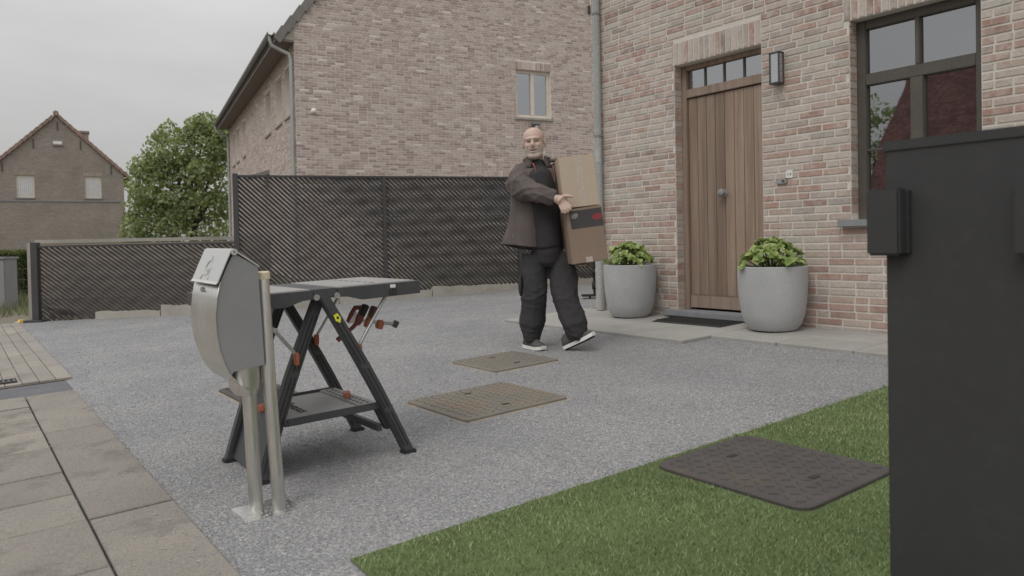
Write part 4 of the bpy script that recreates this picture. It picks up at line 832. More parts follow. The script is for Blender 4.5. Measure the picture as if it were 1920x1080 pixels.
for sx in (1, -1):
    for y in (-Wb + .012, Wb - .03):
        a = (.275 * sx if sx > 0 else -.30, y, .714); b = (.135 if sx > 0 else -.145, y, .512); k = MB(); k.tube([a, b], .0075, 10); k.build('strut', M['alu'], bench, smooth='auto')
        k = MB(); k.rings([[(b[0] - .009, y - .011, b[2] - .045), (b[0] + .009, y - .011, b[2] - .045), (b[0] + .009, y + .011, b[2] - .045), (b[0] - .009, y + .011, b[2] - .045)], [(b[0] - .011, y - .013, b[2] + .008), (b[0] + .011, y - .013, b[2] + .008), (b[0] + .011, y + .013, b[2] + .008), (b[0] - .011, y + .013, b[2] + .008)]]); k.build('strut_lock', M['orange'], bench, bevel=.004)
k = MB(); k.add([(.0, 0, 0), (.012, 0, .018), (.008, 0, .044), (-.012, 0, .044), (-.014, 0, .018)], [(0, 1, 2, 3, 4)]); k.add([(-.006, .0015, .014), (.006, .0015, .014), (.006, .0015, .036), (-.006, .0015, .036)], [(0, 1, 2, 3)])
st_ = k.build('warning_sticker', M['sticker'], bench, (.038, -Wb - .0315, .625), (0, R(-25), 0)); 
k = MB(); k.tube([(0, 0, 0), (0, -.0008, 0)], .006, 10); k.build('sticker_print', M['black_dk'], st_, (0, -.0004, .026))
# bar clamp hanging below the bench, tape on top
cl = empty('bar_clamp', (BX + .24, BY + .024, bz + .598), 0, 'red and black bar clamp hooked under the workbench', 'clamp')
k = MB(); k.box((-.02, -.005, -.008), (.20, .005, .008)); k.build('bar', M['alu'], cl, rot=(0, R(10), 0)); k = MB(); k.box((-.011, -.011, -.016), (.011, .011, .016)); k.build('bar_stop', M['dark_metal'], cl, (.196, 0, -.034), (0, R(30), 0))
def jaw(x, z, m, mp, lean, h=.06, pad=True):
    o = MB(); o.prism([(-.016, -.028), (.014, -.03), (.018, .0), (.014, h * .5), (-.012, h * .5), (-.02, .0)], -.014, .014, 'y'); j = o.build('jaw', m, cl, (x, 0, z), (0, lean, 0), bevel=.004)
    if pad: o = MB(); o.box((-.013, -.019, .016), (.015, .019, .016 + h)); o.build('pad', mp, j, bevel=.004)
jaw(.006, .006, M['red'], M['black_dk'], R(30), .058); jaw(.056, -.012, M['orange'], pm('brown_pad', A(84, 58, 50), .6), R(24), .062); jaw(.114, -.022, M['orange'], M['orange'], R(12), .03, False)
k = MB(); k.tube([(.018, 0, .058), (-.012, 0, .06), (-.034, 0, .03), (-.052, 0, -.004)], [.011, .012, .011, .009], 8); k.tube([(.008, 0, .0), (-.03, 0, -.035), (-.07, 0, -.06), (-.104, 0, -.085)], [.012, .010, .011, .013], 8); k.build('handle', M['red'], cl, smooth='auto')
k = MB(); k.prism([(-.006, .04), (-.036, .012), (-.05, -.012), (-.02, -.012)], -.006, .006, 'y'); k.build('handle_plate', M['white_pl'], cl)
tpe = empty('tape_cutter', (BX - .29, BY - .05, bz - .29 * .04 + .777), R(35), 'small yellow and clear tape cutter lying on the workbench top', 'tool')
k = MB(); k.box((-.01, -.02, 0), (.05, .02, .022)); k.build('body', M['yellow'], tpe, bevel=.006); k = MB(); k.box((-.075, -.016, .002), (-.012, .016, .017)); k.build('blade_cover', M['white_pl'], tpe, bevel=.004)

# ------------------------------------------------------------------ steel letterbox on its stand
lb = empty('letterbox', (.876, 2.81, gz(.876)), 0, 'stainless steel letterbox with curved front on twin poles', 'letterbox'); lb.rotation_euler = (R(.6), R(-2.0), 0)
LBZ = gz(.876); lx = lambda t, z: (t - .876 - (z - .45) * -.0, z - LBZ)
U0, U1 = 2.762 - 2.81, 3.092 - 2.81
front = [(.832, .992), (.806, .94), (.782, .888), (.768, .83), (.760, .77), (.760, .71), (.767, .65), (.781, .60), (.80, .555), (.83, .515), (.862, .49)]
prof = [lx(*p) for p in front] + [lx(.925, .49), lx(.922, .575), lx(.918, .932)]
k = MB(); k.prism([lx(.836, .985)] + [(p[0] + .004, p[1]) for p in prof[1:9]] + [lx(.812, .566), lx(.922, .576), lx(.918, .931)], U0, U1, 'y'); body = k.build('body', M['grey_paint'], lb)
k = MB(); k.rings([[(p[0], y, p[1]) for y in (U0 - .004, U0 + .003, U1 - .003, U1 + .004)] for p in prof[2:11]], False, False); k.rings([[(p[0] + .002, y, p[1]) for y in (U0 - .004, U0 - .004)] for p in prof[2:11]], False, False)
fp = k.build('front_panel', M['steel'], lb, smooth='auto'); s = fp.modifiers.new('thickness', 'SOLIDIFY'); s.thickness = .002; s.offset = -1
k = MB(); fl = [lx(.829, 1.0), lx(.803, .946), lx(.776, .888), lx(.7685, .881)]; k.rings([[(p[0] - .003, y, p[1]) for y in (U0 - .007, U1 + .007)] for p in fl], False, False); flap = k.build('flap', M['satin'], lb); s = flap.modifiers.new('thickness', 'SOLIDIFY'); s.thickness = .003
k = MB(); k.tube([(lx(.836, .99)[0], U0 - .008, lx(0, .99)[1]), (lx(.836, .99)[0], U1 + .008, lx(0, .99)[1])], .0115, 14); k.build('hinge', M['satin'], lb, smooth='auto')
k = MB(); k.tube([(lx(.836, .99)[0], U0 - .0095, lx(0, .99)[1]), (lx(.836, .99)[0], U0 - .008, lx(0, .99)[1])], .003, 8); k.build('hinge_pin', M['black_dk'], lb)
k = MB(); a, b = lx(.840, .997), lx(.922, .936); k.prism([a, b, (b[0], b[1] - .006), (a[0], a[1] - .006)], U0 - .004, U1 + .004, 'y'); k.build('lid', M['satin'], lb)
# post horn emblem on the flap, lock below it
def onflap(y, s): f = s; p0, p1 = Vector((fl[0][0], fl[0][1])), Vector((fl[2][0], fl[2][1])); p = p0.lerp(p1, f); return (p.x - .0042, y, p.y)
cy0 = (U0 + U1) / 2 + .015; k = MB()
k.tube([onflap(cy0 + .034 * math.cos(a), .60 + .24 * math.sin(a)) for a in np.linspace(-2.2, 3.3, 18)], .0014, 6); k.tube([onflap(cy0 + .02 * math.cos(a), .56 + .15 * math.sin(a)) for a in np.linspace(-2.8, 2.6, 14)], .0011, 6)
k.tube([onflap(cy0 - .036, .56), onflap(cy0 - .045, .78), onflap(cy0 - .052, .96)], [.0014, .0018, .003], 6); k.tube([onflap(cy0 + .03, .82), onflap(cy0 + .045, .96)], [.0014, .002], 6); k.tube([onflap(cy0 + .005, .22), onflap(cy0 - .002, .40)], .0012, 6); k.tube([onflap(cy0 - .014, .22), onflap(cy0 - .02, .42)], .0012, 6)
k.build('post_horn_emblem', M['zinc'], flap)
k = MB(); p = lx(.770, .855); k.tube([(p[0] + .004, cy0, p[1]), (p[0] - .007, cy0, p[1] - .001)], .009, 14); k.build('lock', M['alu'], fp, smooth='auto')
cup = MB(); z0, z1 = .470 - LBZ, .578 - LBZ
cup.rings([[(-.006 + .040 * math.cos(a), .012 + .050 * math.sin(a), z0) for a in np.linspace(0, 2 * math.pi, 21)[:-1]], [(-.006 + .052 * math.cos(a), .018 + .058 * math.sin(a), z0 + .016) for a in np.linspace(0, 2 * math.pi, 21)[:-1]], [(-.006 + .060 * math.cos(a), .02 + .062 * math.sin(a), z0 + .04) for a in np.linspace(0, 2 * math.pi, 21)[:-1]], [(-.006 + .060 * math.cos(a), .02 + .062 * math.sin(a), z1) for a in np.linspace(0, 2 * math.pi, 21)[:-1]]]); cup.build('bracket', M['steel'], lb, smooth='auto')
k = MB(); k.tube([(0, .0, .0), (0, 0, .45)], .0255, 20); k.build('pole', M['steel'], lb, smooth='auto')
p2 = [(.066, -.06, .0), (.066, -.03, .45), (.072, .0, .86)]; k = MB(); k.tube(p2, .0235, 20); k.build('pole', M['steel'], lb, smooth='auto')
k = MB(); k.tube([(.072, -.0005, .848), (.0723, .0, .872), (.0723, .0, .876)], [.0265, .0265, .023], 20); k.build('pole_cap', M['cream'], lb, smooth='auto')
k = MB(); k.tube([(.0705, -.01, .655), (.105, -.012, .655)], .006, 8); k.tube([(.103, -.012, .648), (.103, -.012, .662)], .010, 8); k.build('thumb_screw', M['alu'], lb)
k = MB(); k.box((-.07, -.11, -.004), (.13, .07, .006)); k.build('base_plate', M['steel'], lb, bevel=.002)

# ------------------------------------------------------------------ dark metal gate in the foreground
gp = cw(.832, 1.70); gate = empty('metal_gate', (gp.x, gp.y, gz(gp.x)), R(-90), 'tall dark metal gate leaf close to the camera on the right', 'gate')
gh = 1.205 - gz(gp.x); gcol = pm('gate_paint', A(56, 56, 57, .85), .5, .03, 2, 60, .02, .4, stain=(A(84, 84, 83, .8), 26, .10), fvar=.03)
k = MB(); k.box((0, 0, .03), (1.1, .04, gh)); k.build('panel', gcol, gate, bevel=.006)
k = MB(); k.box((-.004, -.004, gh - .024), (1.104, .044, gh + .002)); k.build('top_rail', gcol, gate, bevel=.005)
for x in (-.022, .268):
    k = MB(); k.box((x, -.04, .955 - gz(gp.x)), (x + .074, -.001, 1.100 - gz(gp.x))); h_ = k.build('hinge_block', gcol, gate, bevel=.005)
    k = MB(); k.box((x + .0745, -.012, .96 - gz(gp.x)), (x + .081, -.0005, 1.095 - gz(gp.x))); k.build('hinge_seam', M['black_dk'], h_)

# ------------------------------------------------------------------ planters
def leafmesh(l, w, seed):
    g = random.Random(seed); n = 5; rows = []
    for i in range(n + 1):
        f = i / n; ww = w * math.sin(math.pi * min(1, f * .93 + .05)) ** .8 * (1 if f < 1 else 0); z = -.12 * l * f * f + .02 * l * math.sin(f * 5); rows.append([(-ww, l * f, z + ww * .45), (0, l * f, z), (ww, l * f, z + ww * .45)])
    k = MB(); k.rings(rows, False, False); me = k.mesh('leaf', M['pleaf']); me.polygons.foreach_set('use_smooth', [True] * len(me.polygons)); return me
LM = [leafmesh(.066, .022, 1), leafmesh(.078, .027, 2), leafmesh(.055, .021, 3)]
def planter(t, u, rt_, h, fw_, fh, label, plabel, nros, seed):
    g = random.Random(seed); z = gz(t) + .030; root = empty('plant_pot', (t, u, z), 0, label, 'plant pot', 'tapered grey pots by the front door'); k = MB(); r = rt_
    k.lathe([(.55 * r, 0), (.66 * r, .006), (.80 * r, .05 * h / .5), (.90 * r, .13 * h / .5), (.96 * r, .24 * h / .5), (r, .42 * h / .5), (r, h - .004), (r - .004, h), (r - .028, h), (r - .03, h - .05)], 56, cap=True); k.build('pot', M['pot'], root, smooth='auto')
    k = MB(); k.lathe([(.5 * r, -.012), (.5 * r, .004)], 24); k.build('feet', M['black_dk'], root)
    k = MB(); k.lathe([(.02, h - .035), (r - .02, h - .04)], 24, cap=False); k.build('soil', M['soil'], root)
    pl = empty('green_plant', (t, u, z + h - .04), g.uniform(0, 6), plabel, 'plant', 'leafy plants in the pots'); k = MB(); ros = []
    for i in range(nros):
        a = i * 2.39996; f = math.sqrt((i + .5) / nros); rr_ = fw_ * f * 1.0; zz = fh * (1 - .80 * f ** 2.4) + g.uniform(-.02, .02); p = Vector((rr_ * math.cos(a), rr_ * math.sin(a), zz)); ros.append((p, Vector((math.cos(a) * f * 1.1, math.sin(a) * f * 1.1, .9)).normalized()))
        k.tube([(rr_ * .25 * math.cos(a), rr_ * .25 * math.sin(a), 0), (p.x * .7, p.y * .7, p.z * .6), p], [.006, .005, .004], 5)
    stems = k.build('stems', pm('plant_stem', (.10, .14, .04), .7), pl)
    for p, nrm in ros:
        q = nrm.to_track_quat('Z', 'Y'); off = g.uniform(0, 6)
        for j in range(9):
            ring = j // 4; el = R((42, 20, 64)[min(2, ring)]) + g.uniform(-.2, .2); az = off + j * 1.65 + ring * .6
            Rm = q.to_matrix().to_4x4() @ Matrix.Rotation(az, 4, 'Z') @ Matrix.Rotation(el, 4, 'X') @ Matrix.Rotation(g.uniform(-.3, .3), 4, 'Y')
            o = put('leaf', LM[g.randrange(3)], None, stems); sc_ = g.uniform(.75, 1.1) * (.7 if ring == 2 else 1); o.matrix_local = Matrix.Translation(p - nrm * .02 * (1 - ring * .5) + Vector((g.uniform(-.01, .01),) * 3)) @ Rm @ Matrix.Scale(sc_, 4)
    return root
planter(5.395, 5.385, .258, .515, .225, .235, 'left one of two grey pots, standing between the downpipe and the door', 'dense green leafy plant in the left pot near the downpipe', 31, 3)
planter(5.39, 3.755, .275, .52, .265, .235, 'right one of two grey pots, standing right of the door mat', 'bright green leafy plant in the right pot beside the door', 32, 5)

# ------------------------------------------------------------------ trolley peeping out behind the house corner
tr = empty('wheeled_trolley', (6.60, 7.22, gz(6.60)), R(-36), 'black wheeled garden trolley peeping out behind the house corner', 'trolley')
for y, z, r in ((-.02, .34, .035), (-.01, .17, .05)): k = MB(); k.tube([(-.03, y, z), (.03, y, z)], r, 14); k.build('wheel', M['black_dk'], tr)
k = MB(); k.bar((0, .0, .05), (.0, .03, .62), .03, .03); k.build('frame', M['black_dk'], tr); k = MB(); k.box((-.16, -.05, .03), (.12, .10, .055)); k.build('toe_plate', M['black_dk'], tr); k = MB(); k.tube([(-.06, 0, 0.0), (-.06, 0, .03)], .014, 8); k.build('foot', M['black_dk'], tr)
# ------------------------------------------------------------------ the man carrying two boxes
PG = .152; man = empty('person', (3.805, 4.712, PG), -TH, 'bald bearded man in dark jacket walking and carrying two cardboard boxes', 'person')
def remesh(mb, vox, smooth=4, fac=.5):
    o = put('tmp', mb.mesh('tmp'), None); m = o.modifiers.new('r', 'REMESH'); m.mode = 'VOXEL'; m.voxel_size = vox; m.adaptivity = 0
    s = o.modifiers.new('s', 'SMOOTH'); s.iterations = smooth; s.factor = fac
    me = bpy.data.meshes.new_from_object(o.evaluated_get(bpy.context.evaluated_depsgraph_get())); bpy.data.objects.remove(o); return me
def Z(p): return (p[0], p[1], p[2] - PG)
def folds(me, amp, fx, fz, seed, mask=None, pw=2):
    n = len(me.vertices); co = np.empty(n * 3, np.float32); me.vertices.foreach_get('co', co); co = co.reshape(-1, 3); no = np.empty(n * 3, np.float32); me.vertices.foreach_get('normal', no); no = no.reshape(-1, 3)
    g = np.random.default_rng(seed); d = np.zeros(n)
    for i in range(7):
        k = g.normal(size=3) * np.array([fx, fx, fz]); ph = g.uniform(0, 6.28); d += (1 - np.abs(np.sin(co @ k + ph + 1.3 * np.sin(co @ (k[[1, 2, 0]] * .6))))) ** pw * g.uniform(.4, 1)
    d = (d / d.max() - .35) * amp
    if mask is not None: d *= mask(co)
    co += no * d[:, None]; me.vertices.foreach_set('co', co.reshape(-1)); me.update()
def finish(me, name, m, parent):
    me.materials.clear(); me.materials.append(m); me.polygons.foreach_set('use_smooth', [True] * len(me.polygons)); return put(name, me, None, parent)
# body: one continuous skin mesh, face and hands modelled, the rest under the clothes
hc = Vector((-.086, -.03, 1.775)); HM = Matrix.Translation(hc) @ Matrix.Rotation(R(-9), 4, 'Z') @ Matrix.Rotation(R(-4), 4, 'Y') @ Matrix.Rotation(R(4), 4, 'X')
def hp3(v): return HM @ Vector(v)
b = MB()
b.ell((0, .012, .042), (.086, .098, .086), 22, 14, HM); b.ell((0, -.022, -.03), (.076, .076, .092), 20, 12, HM); b.ell((0, -.06, -.098), (.052, .036, .028), 14, 8, HM); b.ell((0, -.03, -.085), (.068, .062, .036), 16, 8, HM)
b.tube([hp3((0, -.084, .028)), hp3((0, -.102, .0)), hp3((0, -.112, -.02))], [.010, .012, .0165], 10); b.ell((0, -.106, -.024), (.019, .012, .011), 10, 7, HM)
b.tube([hp3((-.052, -.066, .034)), hp3((-.02, -.088, .036)), hp3((.02, -.088, .036)), hp3((.052, -.066, .034))], [.011, .013, .013, .011], 8)
for s_ in (-1, 1):
    b.ell((s_ * .036, -.070, -.016), (.024, .022, .02), 12, 8, HM); b.ell((s_ * .087, .012, -.002), (.010, .022, .034), 10, 8, HM)
b.ell((0, -.090, -.046), (.030, .012, .010), 12, 7, HM); b.ell((0, -.088, -.067), (.024, .012, .009), 12, 7, HM)
b.tube([hp3((0, .02, -.06)), (-.070, .005, 1.63), (-.062, .02, 1.55)], [.060, .064, .085], 14)
b.tube([(-.062, .02, 1.60), (-.062, .02, 1.50), (-.055, .02, 1.30), (-.02, .01, 1.05), (.0, .0, .92), (.005, 0, .84)], [.10, .145, .15, .145, .14, .12], 16, flat=.75)
b.tube([(-.16, .02, 1.545), (-.19, -.06, 1.49), (-.17, -.19, 1.40), (-.06, -.27, 1.355), (.055, -.325, 1.322)], [.065, .055, .045, .036, .027], 12)
b.tube([(.05, .04, 1.55), (.13, .06, 1.42), (.20, .05, 1.22), (.24, .0, 1.02), (.26, -.05, .90)], [.06, .05, .044, .034, .026], 12)
for pts, rr in (([(-.098, 0, .90), (-.105, -.03, .53), (-.125, .01, .235)], [.09, .06, .034]), ([(.10, 0, .90), (.134, -.15, .53), (.205, -.2, .285)], [.09, .06, .034])): b.tube(pts, rr, 12)
b.tube([(-.125, .02, .25), (-.132, .02, .205), (-.092, -.055, .180)], [.032, .028, .018], 10); b.tube([(.205, -.19, .30), (.195, -.195, .245), (.245, -.235, .245)], [.032, .028, .018], 10)
# right hand resting on the corner between the boxes
b.ell((.104, -.352, 1.304), (.044, .022, .046), 14, 9, Matrix.Translation((.104, -.352, 1.304)) @ Matrix.Rotation(R(-30), 4, 'Y') @ Matrix.Translation((-.104, .352, -1.304)))
b.tube([(.048, -.326, 1.328), (.075, -.342, 1.318), (.10, -.354, 1.300)], [.030, .034, .036], 12)
for (p0, p1, p2) in (((.142, -.366, 1.288), (.166, -.384, 1.262), (.168, -.384, 1.232)), ((.125, -.370, 1.274), (.146, -.388, 1.246), (.147, -.388, 1.214)), ((.106, -.368, 1.266), (.123, -.385, 1.236), (.124, -.384, 1.206)), ((.088, -.362, 1.262), (.101, -.376, 1.236), (.103, -.373, 1.211))): b.tube([(.104, -.354, 1.30), p0, p1, p2], [.013, .0115, .0105, .0085], 8)
b.tube([(.092, -.352, 1.325), (.128, -.372, 1.340), (.160, -.386, 1.336), (.186, -.390, 1.328)], [.018, .015, .013, .010], 8)
b.ell((.265, -.07, .86), (.03, .035, .045), 10, 7)
for i in range(4): b.tube([(.265, -.07, .85), (.24 + i * .018, -.10, .822), (.24 + i * .018, -.14, .812)], [.012, .010, .008], 7)
b.tube([(.265, -.07, .87), (.29, -.10, .88), (.295, -.13, .90)], [.012, .011, .009], 7)
b.v = [Z(v) for v in b.v]
me = remesh(b, .0052, 3, .5)
n = len(me.vertices); co = np.empty(n * 3, np.float32); me.vertices.foreach_get('co', co); co = co.reshape(-1, 3)
Hi = np.array(HM.inverted()); hl_ = (co + np.array([0, 0, PG])) @ Hi[:3, :3].T + Hi[:3, 3]; fwd = np.array(HM.to_3x3() @ Vector((0, 1, 0)))
front = hl_[:, 1] < -.03
for sx in (-.031, .031):
    d = np.sqrt((hl_[:, 0] - sx) ** 2 + ((hl_[:, 2] - .012) * 1.35) ** 2); w = np.clip(1 - d / .021, 0, 1) * front; co += fwd[None] * (w * .010)[:, None]
w = np.clip(1 - np.abs(hl_[:, 2] + .057 - 11 * hl_[:, 0] ** 2) / .006, 0, 1) * (np.abs(hl_[:, 0]) < .027) * front; co += fwd[None] * (w * .005)[:, None]
me.vertices.foreach_set('co', co.reshape(-1)); me.update()
beard = np.clip((-.030 - hl_[:, 2] + .03 * np.clip(np.abs(hl_[:, 0]) / .07, 0, 1)) / .018, 0, 1) * (hl_[:, 2] > -.16) * (hl_[:, 1] < .03) * (np.abs(hl_[:, 0]) < .1)
mouth = (np.abs(hl_[:, 2] + .057 - 11 * hl_[:, 0] ** 2) < .0045) & (np.abs(hl_[:, 0]) < .028) & front; beard[(np.abs(hl_[:, 2] + .028) < .014) & (np.abs(hl_[:, 0]) < .02) & (hl_[:, 1] < -.095)] = 0
eye = np.zeros(n, bool)
for sx in (-.031, .031): eye |= ((np.abs(hl_[:, 0] - sx) < .013) & (np.abs(hl_[:, 2] - .011) < .0045) & front)
brow = (np.abs(hl_[:, 2] - .036) < .006) & (np.abs(np.abs(hl_[:, 0]) - .032) < .020) & front
skin = np.array(A(164, 142, 131, .66)); bd = np.array(A(158, 150, 143, .70)); colv = skin[None] * (1 - beard[:, None] * .55) + bd[None] * beard[:, None] * .55
cheek = np.exp(-(((np.abs(hl_[:, 0]) - .038) / .02) ** 2 + ((hl_[:, 2] + .012) / .02) ** 2)) * front; colv = colv * (1 - cheek[:, None] * np.array([.0, .05, .05])); nose = (np.abs(hl_[:, 0]) < .018) & (np.abs(hl_[:, 2] + .018) < .014) & (hl_[:, 1] < -.09); colv[nose] *= np.array([1, .95, .94])
colv[mouth] = A(112, 78, 74, .70); colv[eye] = A(84, 70, 65, .70); colv[brow] = colv[brow] * .55 + np.array(A(140, 130, 122, .70)) * .45
ca_ = me.color_attributes.new('skin_tone', 'FLOAT_COLOR', 'POINT'); ca_.data.foreach_set('color', np.concatenate([colv, np.ones((n, 1))], 1).astype(np.float32).reshape(-1))
ms, nts, bs = newmat('skin'); at = nn(nts, 'ShaderNodeAttribute', attribute_name='skin_tone'); pos = nn(nts, 'ShaderNodeNewGeometry').outputs['Position']
nts.links.new(mixc(nts, 1, at.outputs['Color'], ramp(nts, noise(nts, pos, 60, 4), [(.3, (.92,) * 3), (.7, (1.07,) * 3)]), 'MULTIPLY'), bs.inputs['Base Color']); bs.inputs['Roughness'].default_value = .5; bs.inputs['Subsurface Weight'].default_value = .03; bs.inputs['Subsurface Radius'].default_value = (.01, .004, .002)
finish(me, 'body', ms, man)
def clothmat(name, c, fine=220, rough=.95): return pm(name, c, rough, .14, 7, fine, .45, .15, dist=.002)
trm = clothmat('trouser_cloth', A(53, 52, 53, .62)); swm = clothmat('sweater_knit', A(50, 48, 50, .60)); jkm = clothmat('jacket_fleece', A(80, 74, 72, .60)); shm = clothmat('shoe_mesh', A(76, 74, 74, .62)); redm = pm('red_lining', A(150, 84, 80), .9)
# trousers
b = MB(); b.tube([(.005, .0, 1.0), (.005, .0, .93), (.008, .012, .87), (.010, .02, .83)], [.168, .174, .165, .13], 20, flat=.74)
b.tube([(-.092, .0, .90), (-.104, -.01, .76), (-.104, -.03, .62), (-.106, -.035, .54), (-.118, -.01, .44), (-.132, .0, .36), (-.132, .008, .30), (-.128, .01, .212)], [.108, .106, .102, .098, .095, .098, .086, .070], 18)
b.tube([(.112, .0, .90), (.120, -.04, .76), (.124, -.10, .63), (.136, -.145, .54), (.165, -.17, .44), (.196, -.19, .36), (.205, -.195, .30), (.200, -.195, .248)], [.108, .110, .108, .104, .100, .098, .086, .072], 18)
b.v = [Z(v) for v in b.v]; me = remesh(b, .008, 8, .5); folds(me, .022, 8, 13, 3, lambda c: np.clip((.95 - (c[:, 2])) / .3, .25, 1)); folds(me, .016, 9, 34, 13, lambda c: np.clip(1.2 - np.minimum(np.abs(c[:, 2] - .40), np.abs(c[:, 2] - .12)) / .12, 0, 1), 5); tro = finish(me, 'trousers', trm, man)
k = MB(); 
for z in (.66,): k.ell(Z((-.215, -.03, z)), (.018, .055, .085), 12, 8)
me = k.mesh('pocket'); finish(me, 'cargo_pocket', trm, tro)
# sweater
b = MB(); b.tube([(-.064, .0, 1.655), (-.062, .0, 1.60), (-.055, .0, 1.54), (-.045, -.005, 1.42), (-.03, -.01, 1.25), (-.01, -.012, 1.08), (.0, -.01, .955)], [.068, .085, .15, .178, .178, .175, .172], 22, flat=.78)
b.tube([(.05, .03, 1.54), (.13, .05, 1.42), (.20, .05, 1.22), (.24, .0, 1.02), (.26, -.04, .92)], [.085, .075, .068, .058, .045], 12)
b.v = [Z(v) for v in b.v]; me = remesh(b, .012, 5, .5); folds(me, .012, 10, 8, 5); finish(me, 'sweater', swm, man)
# open jacket: sheet wrapped round the back with one front panel, thick sleeve, collar
rows = []; NA = 54
for z, cx, cy_, rx, ry, e0, e1 in ((1.575, -.068, .015, .128, .105, -96, -58), (1.545, -.070, .015, .170, .125, -95, -55), (1.50, -.072, .015, .192, .142, -92, -50), (1.42, -.072, .018, .200, .158, -90, -45), (1.32, -.072, .02, .203, .165, -88, -42), (1.20, -.076, .022, .210, .172, -86, -40), (1.10, -.084, .03, .226, .182, -84, -38), (1.02, -.092, .04, .240, .190, -83, -36), (.975, -.096, .045, .246, .194, -82, -35), (.960, -.096, .045, .246, .194, -82, -35)):
    row = []
    for i in range(NA + 1):
        a = R(e0 - (360 + e0 - e1) * i / NA); lowf = max(0, (1.45 - z)) / .5
        f = 1 + lowf * (.06 * math.sin(a * 8 + z * 4) + .035 * math.sin(a * 15 + 1 + z * 7)); row.append(Z((cx + rx * f * math.cos(a), cy_ + ry * f * math.sin(a), z - .03 * lowf * max(0, math.sin(a)) + (.03 * lowf * max(0, -math.cos(a)) if z < 1.1 else 0))))
    rows.append(row)
b = MB(); b.rings(rows, False, False); jk = b.build('jacket', jkm, man, smooth=True); s = jk.modifiers.new('subd', 'SUBSURF'); s.levels = 1; s.render_levels = 1; s = jk.modifiers.new('thickness', 'SOLIDIFY'); s.thickness = .014; s.offset = 0
b = MB(); b.tube([(-.13, .02, 1.565), (-.185, .0, 1.535), (-.215, -.06, 1.475), (-.195, -.15, 1.425), (-.13, -.225, 1.392), (-.05, -.277, 1.362), (.025, -.312, 1.336), (.06, -.325, 1.322)], [.085, .098, .102, .098, .088, .076, .062, .054], 18)
b.v = [Z(v) for v in b.v]; me = remesh(b, .008, 4, .5); folds(me, .030, 12, 15, 9, None, 3); sv = finish(me, 'sleeve', jkm, jk)
b = MB(); b.tube([(.03, .03, 1.57), (.09, .05, 1.53), (.15, .06, 1.42), (.21, .06, 1.25), (.25, .01, 1.06)], [.075, .088, .085, .078, .07], 14); b.v = [Z(v) for v in b.v]; me = remesh(b, .012, 3); folds(me, .015, 12, 12, 4); finish(me, 'sleeve', jkm, jk)
rows = []
for z, r1, r2, dy in ((1.565, .118, .105, .02), (1.60, .100, .092, .015), (1.645, .092, .086, .012), (1.66, .10, .092, .016)):
    rows.append([Z((-.066 + r1 * math.cos(R(-112 - 302 * i / 30)), dy + r2 * math.sin(R(-112 - 302 * i / 30)), z - .02 * math.cos(R(302 * i / 30 - 151)))) for i in range(31)])
b = MB(); b.rings(rows, False, False); co_ = b.build('collar', jkm, jk, smooth=True); s = co_.modifiers.new('thickness', 'SOLIDIFY'); s.thickness = .012
b = MB(); b.tube([Z(v) for v in ((.03, -.02, 1.640), (.062, -.015, 1.642), (.098, -.005, 1.644))], [.02, .022, .022], 8, flat=.7); b.build('collar_tip', jkm, jk, smooth='auto')
b = MB(); b.tube([Z(v) for v in ((-.10, -.105, 1.615), (-.088, -.125, 1.585), (-.078, -.145, 1.545))], [.005, .003, .002], 6); b.build('red_trim', redm, jk); b = MB(); b.tube([Z(v) for v in ((.055, -.075, 1.60), (.065, -.09, 1.54), (.068, -.11, 1.47))], .002, 6); b.build('red_trim', redm, jk)
b = MB(); b.tube([Z(v) for v in ((-.262, -.09, 1.075), (-.266, -.085, 1.035), (-.268, -.082, 1.01))], [.004, .005, .003], 6); b.build('zip_pull', M['alu'], jk)
# shoes
def shoe(Mx, label):
    up = MB(); so = MB(); P = [(-.062, .032, .0, .085), (-.03, .042, .0, .105), (.03, .044, .0, .105), (.085, .045, .0, .082), (.14, .048, .0, .060), (.19, .044, .004, .046), (.218, .028, .008, .03)]
    up.rings([[Mx @ Vector((w * math.cos(a) * (1 if math.sin(a) < 0.3 else .82), y, max(.014, z0 + .022 + (h - .015) * max(0, math.sin(a)) + .004))) for a in np.linspace(0, 2 * math.pi, 15)[:-1]] for y, w, z0, h in [(p[0], p[1], p[2], p[3]) for p in P]])
    sh_ = up.build('shoe', shm, man, smooth=True)
    so.rings([[Mx @ Vector(v) for v in ((-w * 1.06, y, z0), (w * 1.06, y, z0), (w * 1.10, y, z0 + .026), (-w * 1.10, y, z0 + .026))] for y, w, z0, h in [(-.066, .024, .008, 0)] + P + [(.222, .018, .014, 0)]]); so.build('sole', M['white_pl'], sh_, smooth='auto')
    b = MB(); b.rings([[Mx @ Vector(v) for v in ((-w * .98, y, z0 - .003), (w * .98, y, z0 - .003), (w * .98, y, z0 + .004), (-w * .98, y, z0 + .004))] for y, w, z0, h in P]); b.build('tread', M['black_dk'], sh_)
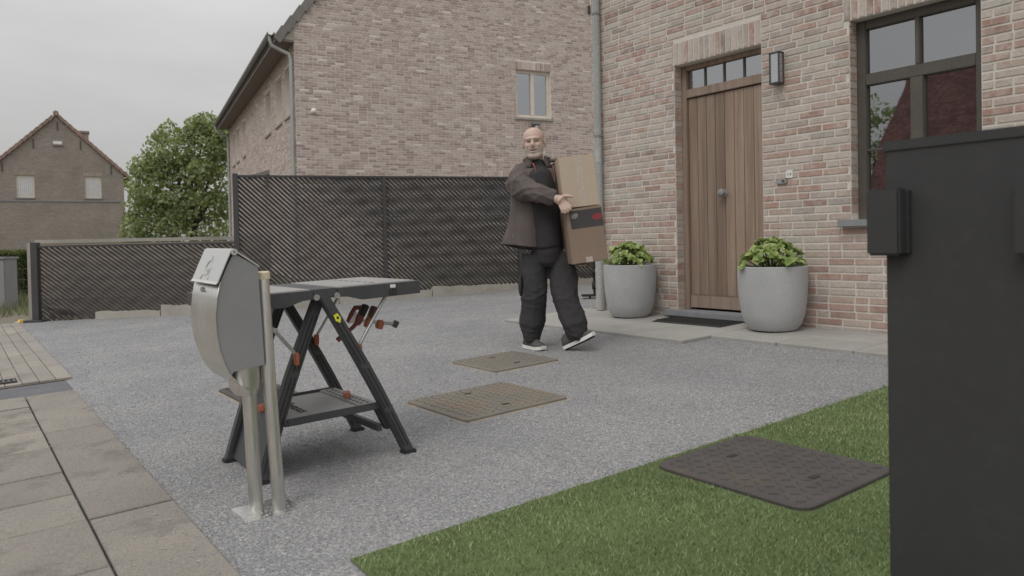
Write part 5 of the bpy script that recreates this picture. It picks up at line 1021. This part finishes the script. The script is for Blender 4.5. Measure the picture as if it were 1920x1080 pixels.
shoe(Matrix.Translation((-.150, .055, .002)) @ Matrix.Rotation(R(-152), 4, 'Z'), 'r'); shoe(Matrix.Translation((.175, -.165, .035)) @ Matrix.Rotation(R(-126), 4, 'Z') @ Matrix.Rotation(R(24), 4, 'X') , 'l')
# ------------------------------------------------------------------ the two boxes he carries
def carton(name, c, w, d, h, tilt, yaw, m, label):
    root = empty(name, (0, 0, 0), 0, label, 'box', 'cardboard boxes the man carries'); root.matrix_world = Matrix.Translation(cw(.28 + c[0], 6.05 + c[1], c[2])) @ Matrix.Rotation(-TH + yaw, 4, 'Z') @ Matrix.Rotation(tilt, 4, 'Y')
    b = MB(); b.box((-w / 2, -d / 2, -h / 2), (w / 2, d / 2, h / 2)); b.build('carton', m, root, bevel=.004); return root
b1 = carton('cardboard_box', (.228, -.165, 1.452), .272, .27, .385, R(-5.5), R(3), M['card'], 'pale upper cardboard box held against the man\'s side')
k = MB(); k.box((-.012, -.1368, -.19), (.038, -.1352, .19)); k.build('tape', M['tape'], b1); k = MB(); k.box((-.0015, -.1372, -.192), (.0015, -.1350, .192)); k.build('flap_seam', M['tape'], b1, (.014, -.0008, 0))
b2 = carton('cardboard_box', (.272, -.185, 1.048), .275, .28, .415, R(-7), R(5), M['card2'], 'browner lower cardboard box with black and red print band')
k = MB(); k.box((-.108, -.1415, .055), (.1373, -.1403, .19)); k.build('print_band', M['print_dk'], b2)
k = MB(); k.add([(.098 + .042 * math.cos(a), -.1422, .125 + .026 * math.sin(a)) for a in np.linspace(0, 6.283, 25)[:-1] if .098 + .042 * math.cos(a) < .1372], [tuple(range(sum(1 for a in np.linspace(0, 6.283, 25)[:-1] if .098 + .042 * math.cos(a) < .1372)))]); k.build('red_mark', M['print_red'], b2)
k = MB(); k.add([(-.10, -.1422, .135), (-.075, -.1422, .128), (-.05, -.1422, .14), (-.045, -.1422, .165), (-.07, -.1422, .172), (-.098, -.1422, .16)], [(0, 1, 2, 3, 4, 5)]); k.build('pale_mark', M['print_gr'], b2)
k = MB(); k.box((-.03, -.1414, -.205), (.02, -.1402, -.165)); k.build('tape_end', M['tape'], b2)
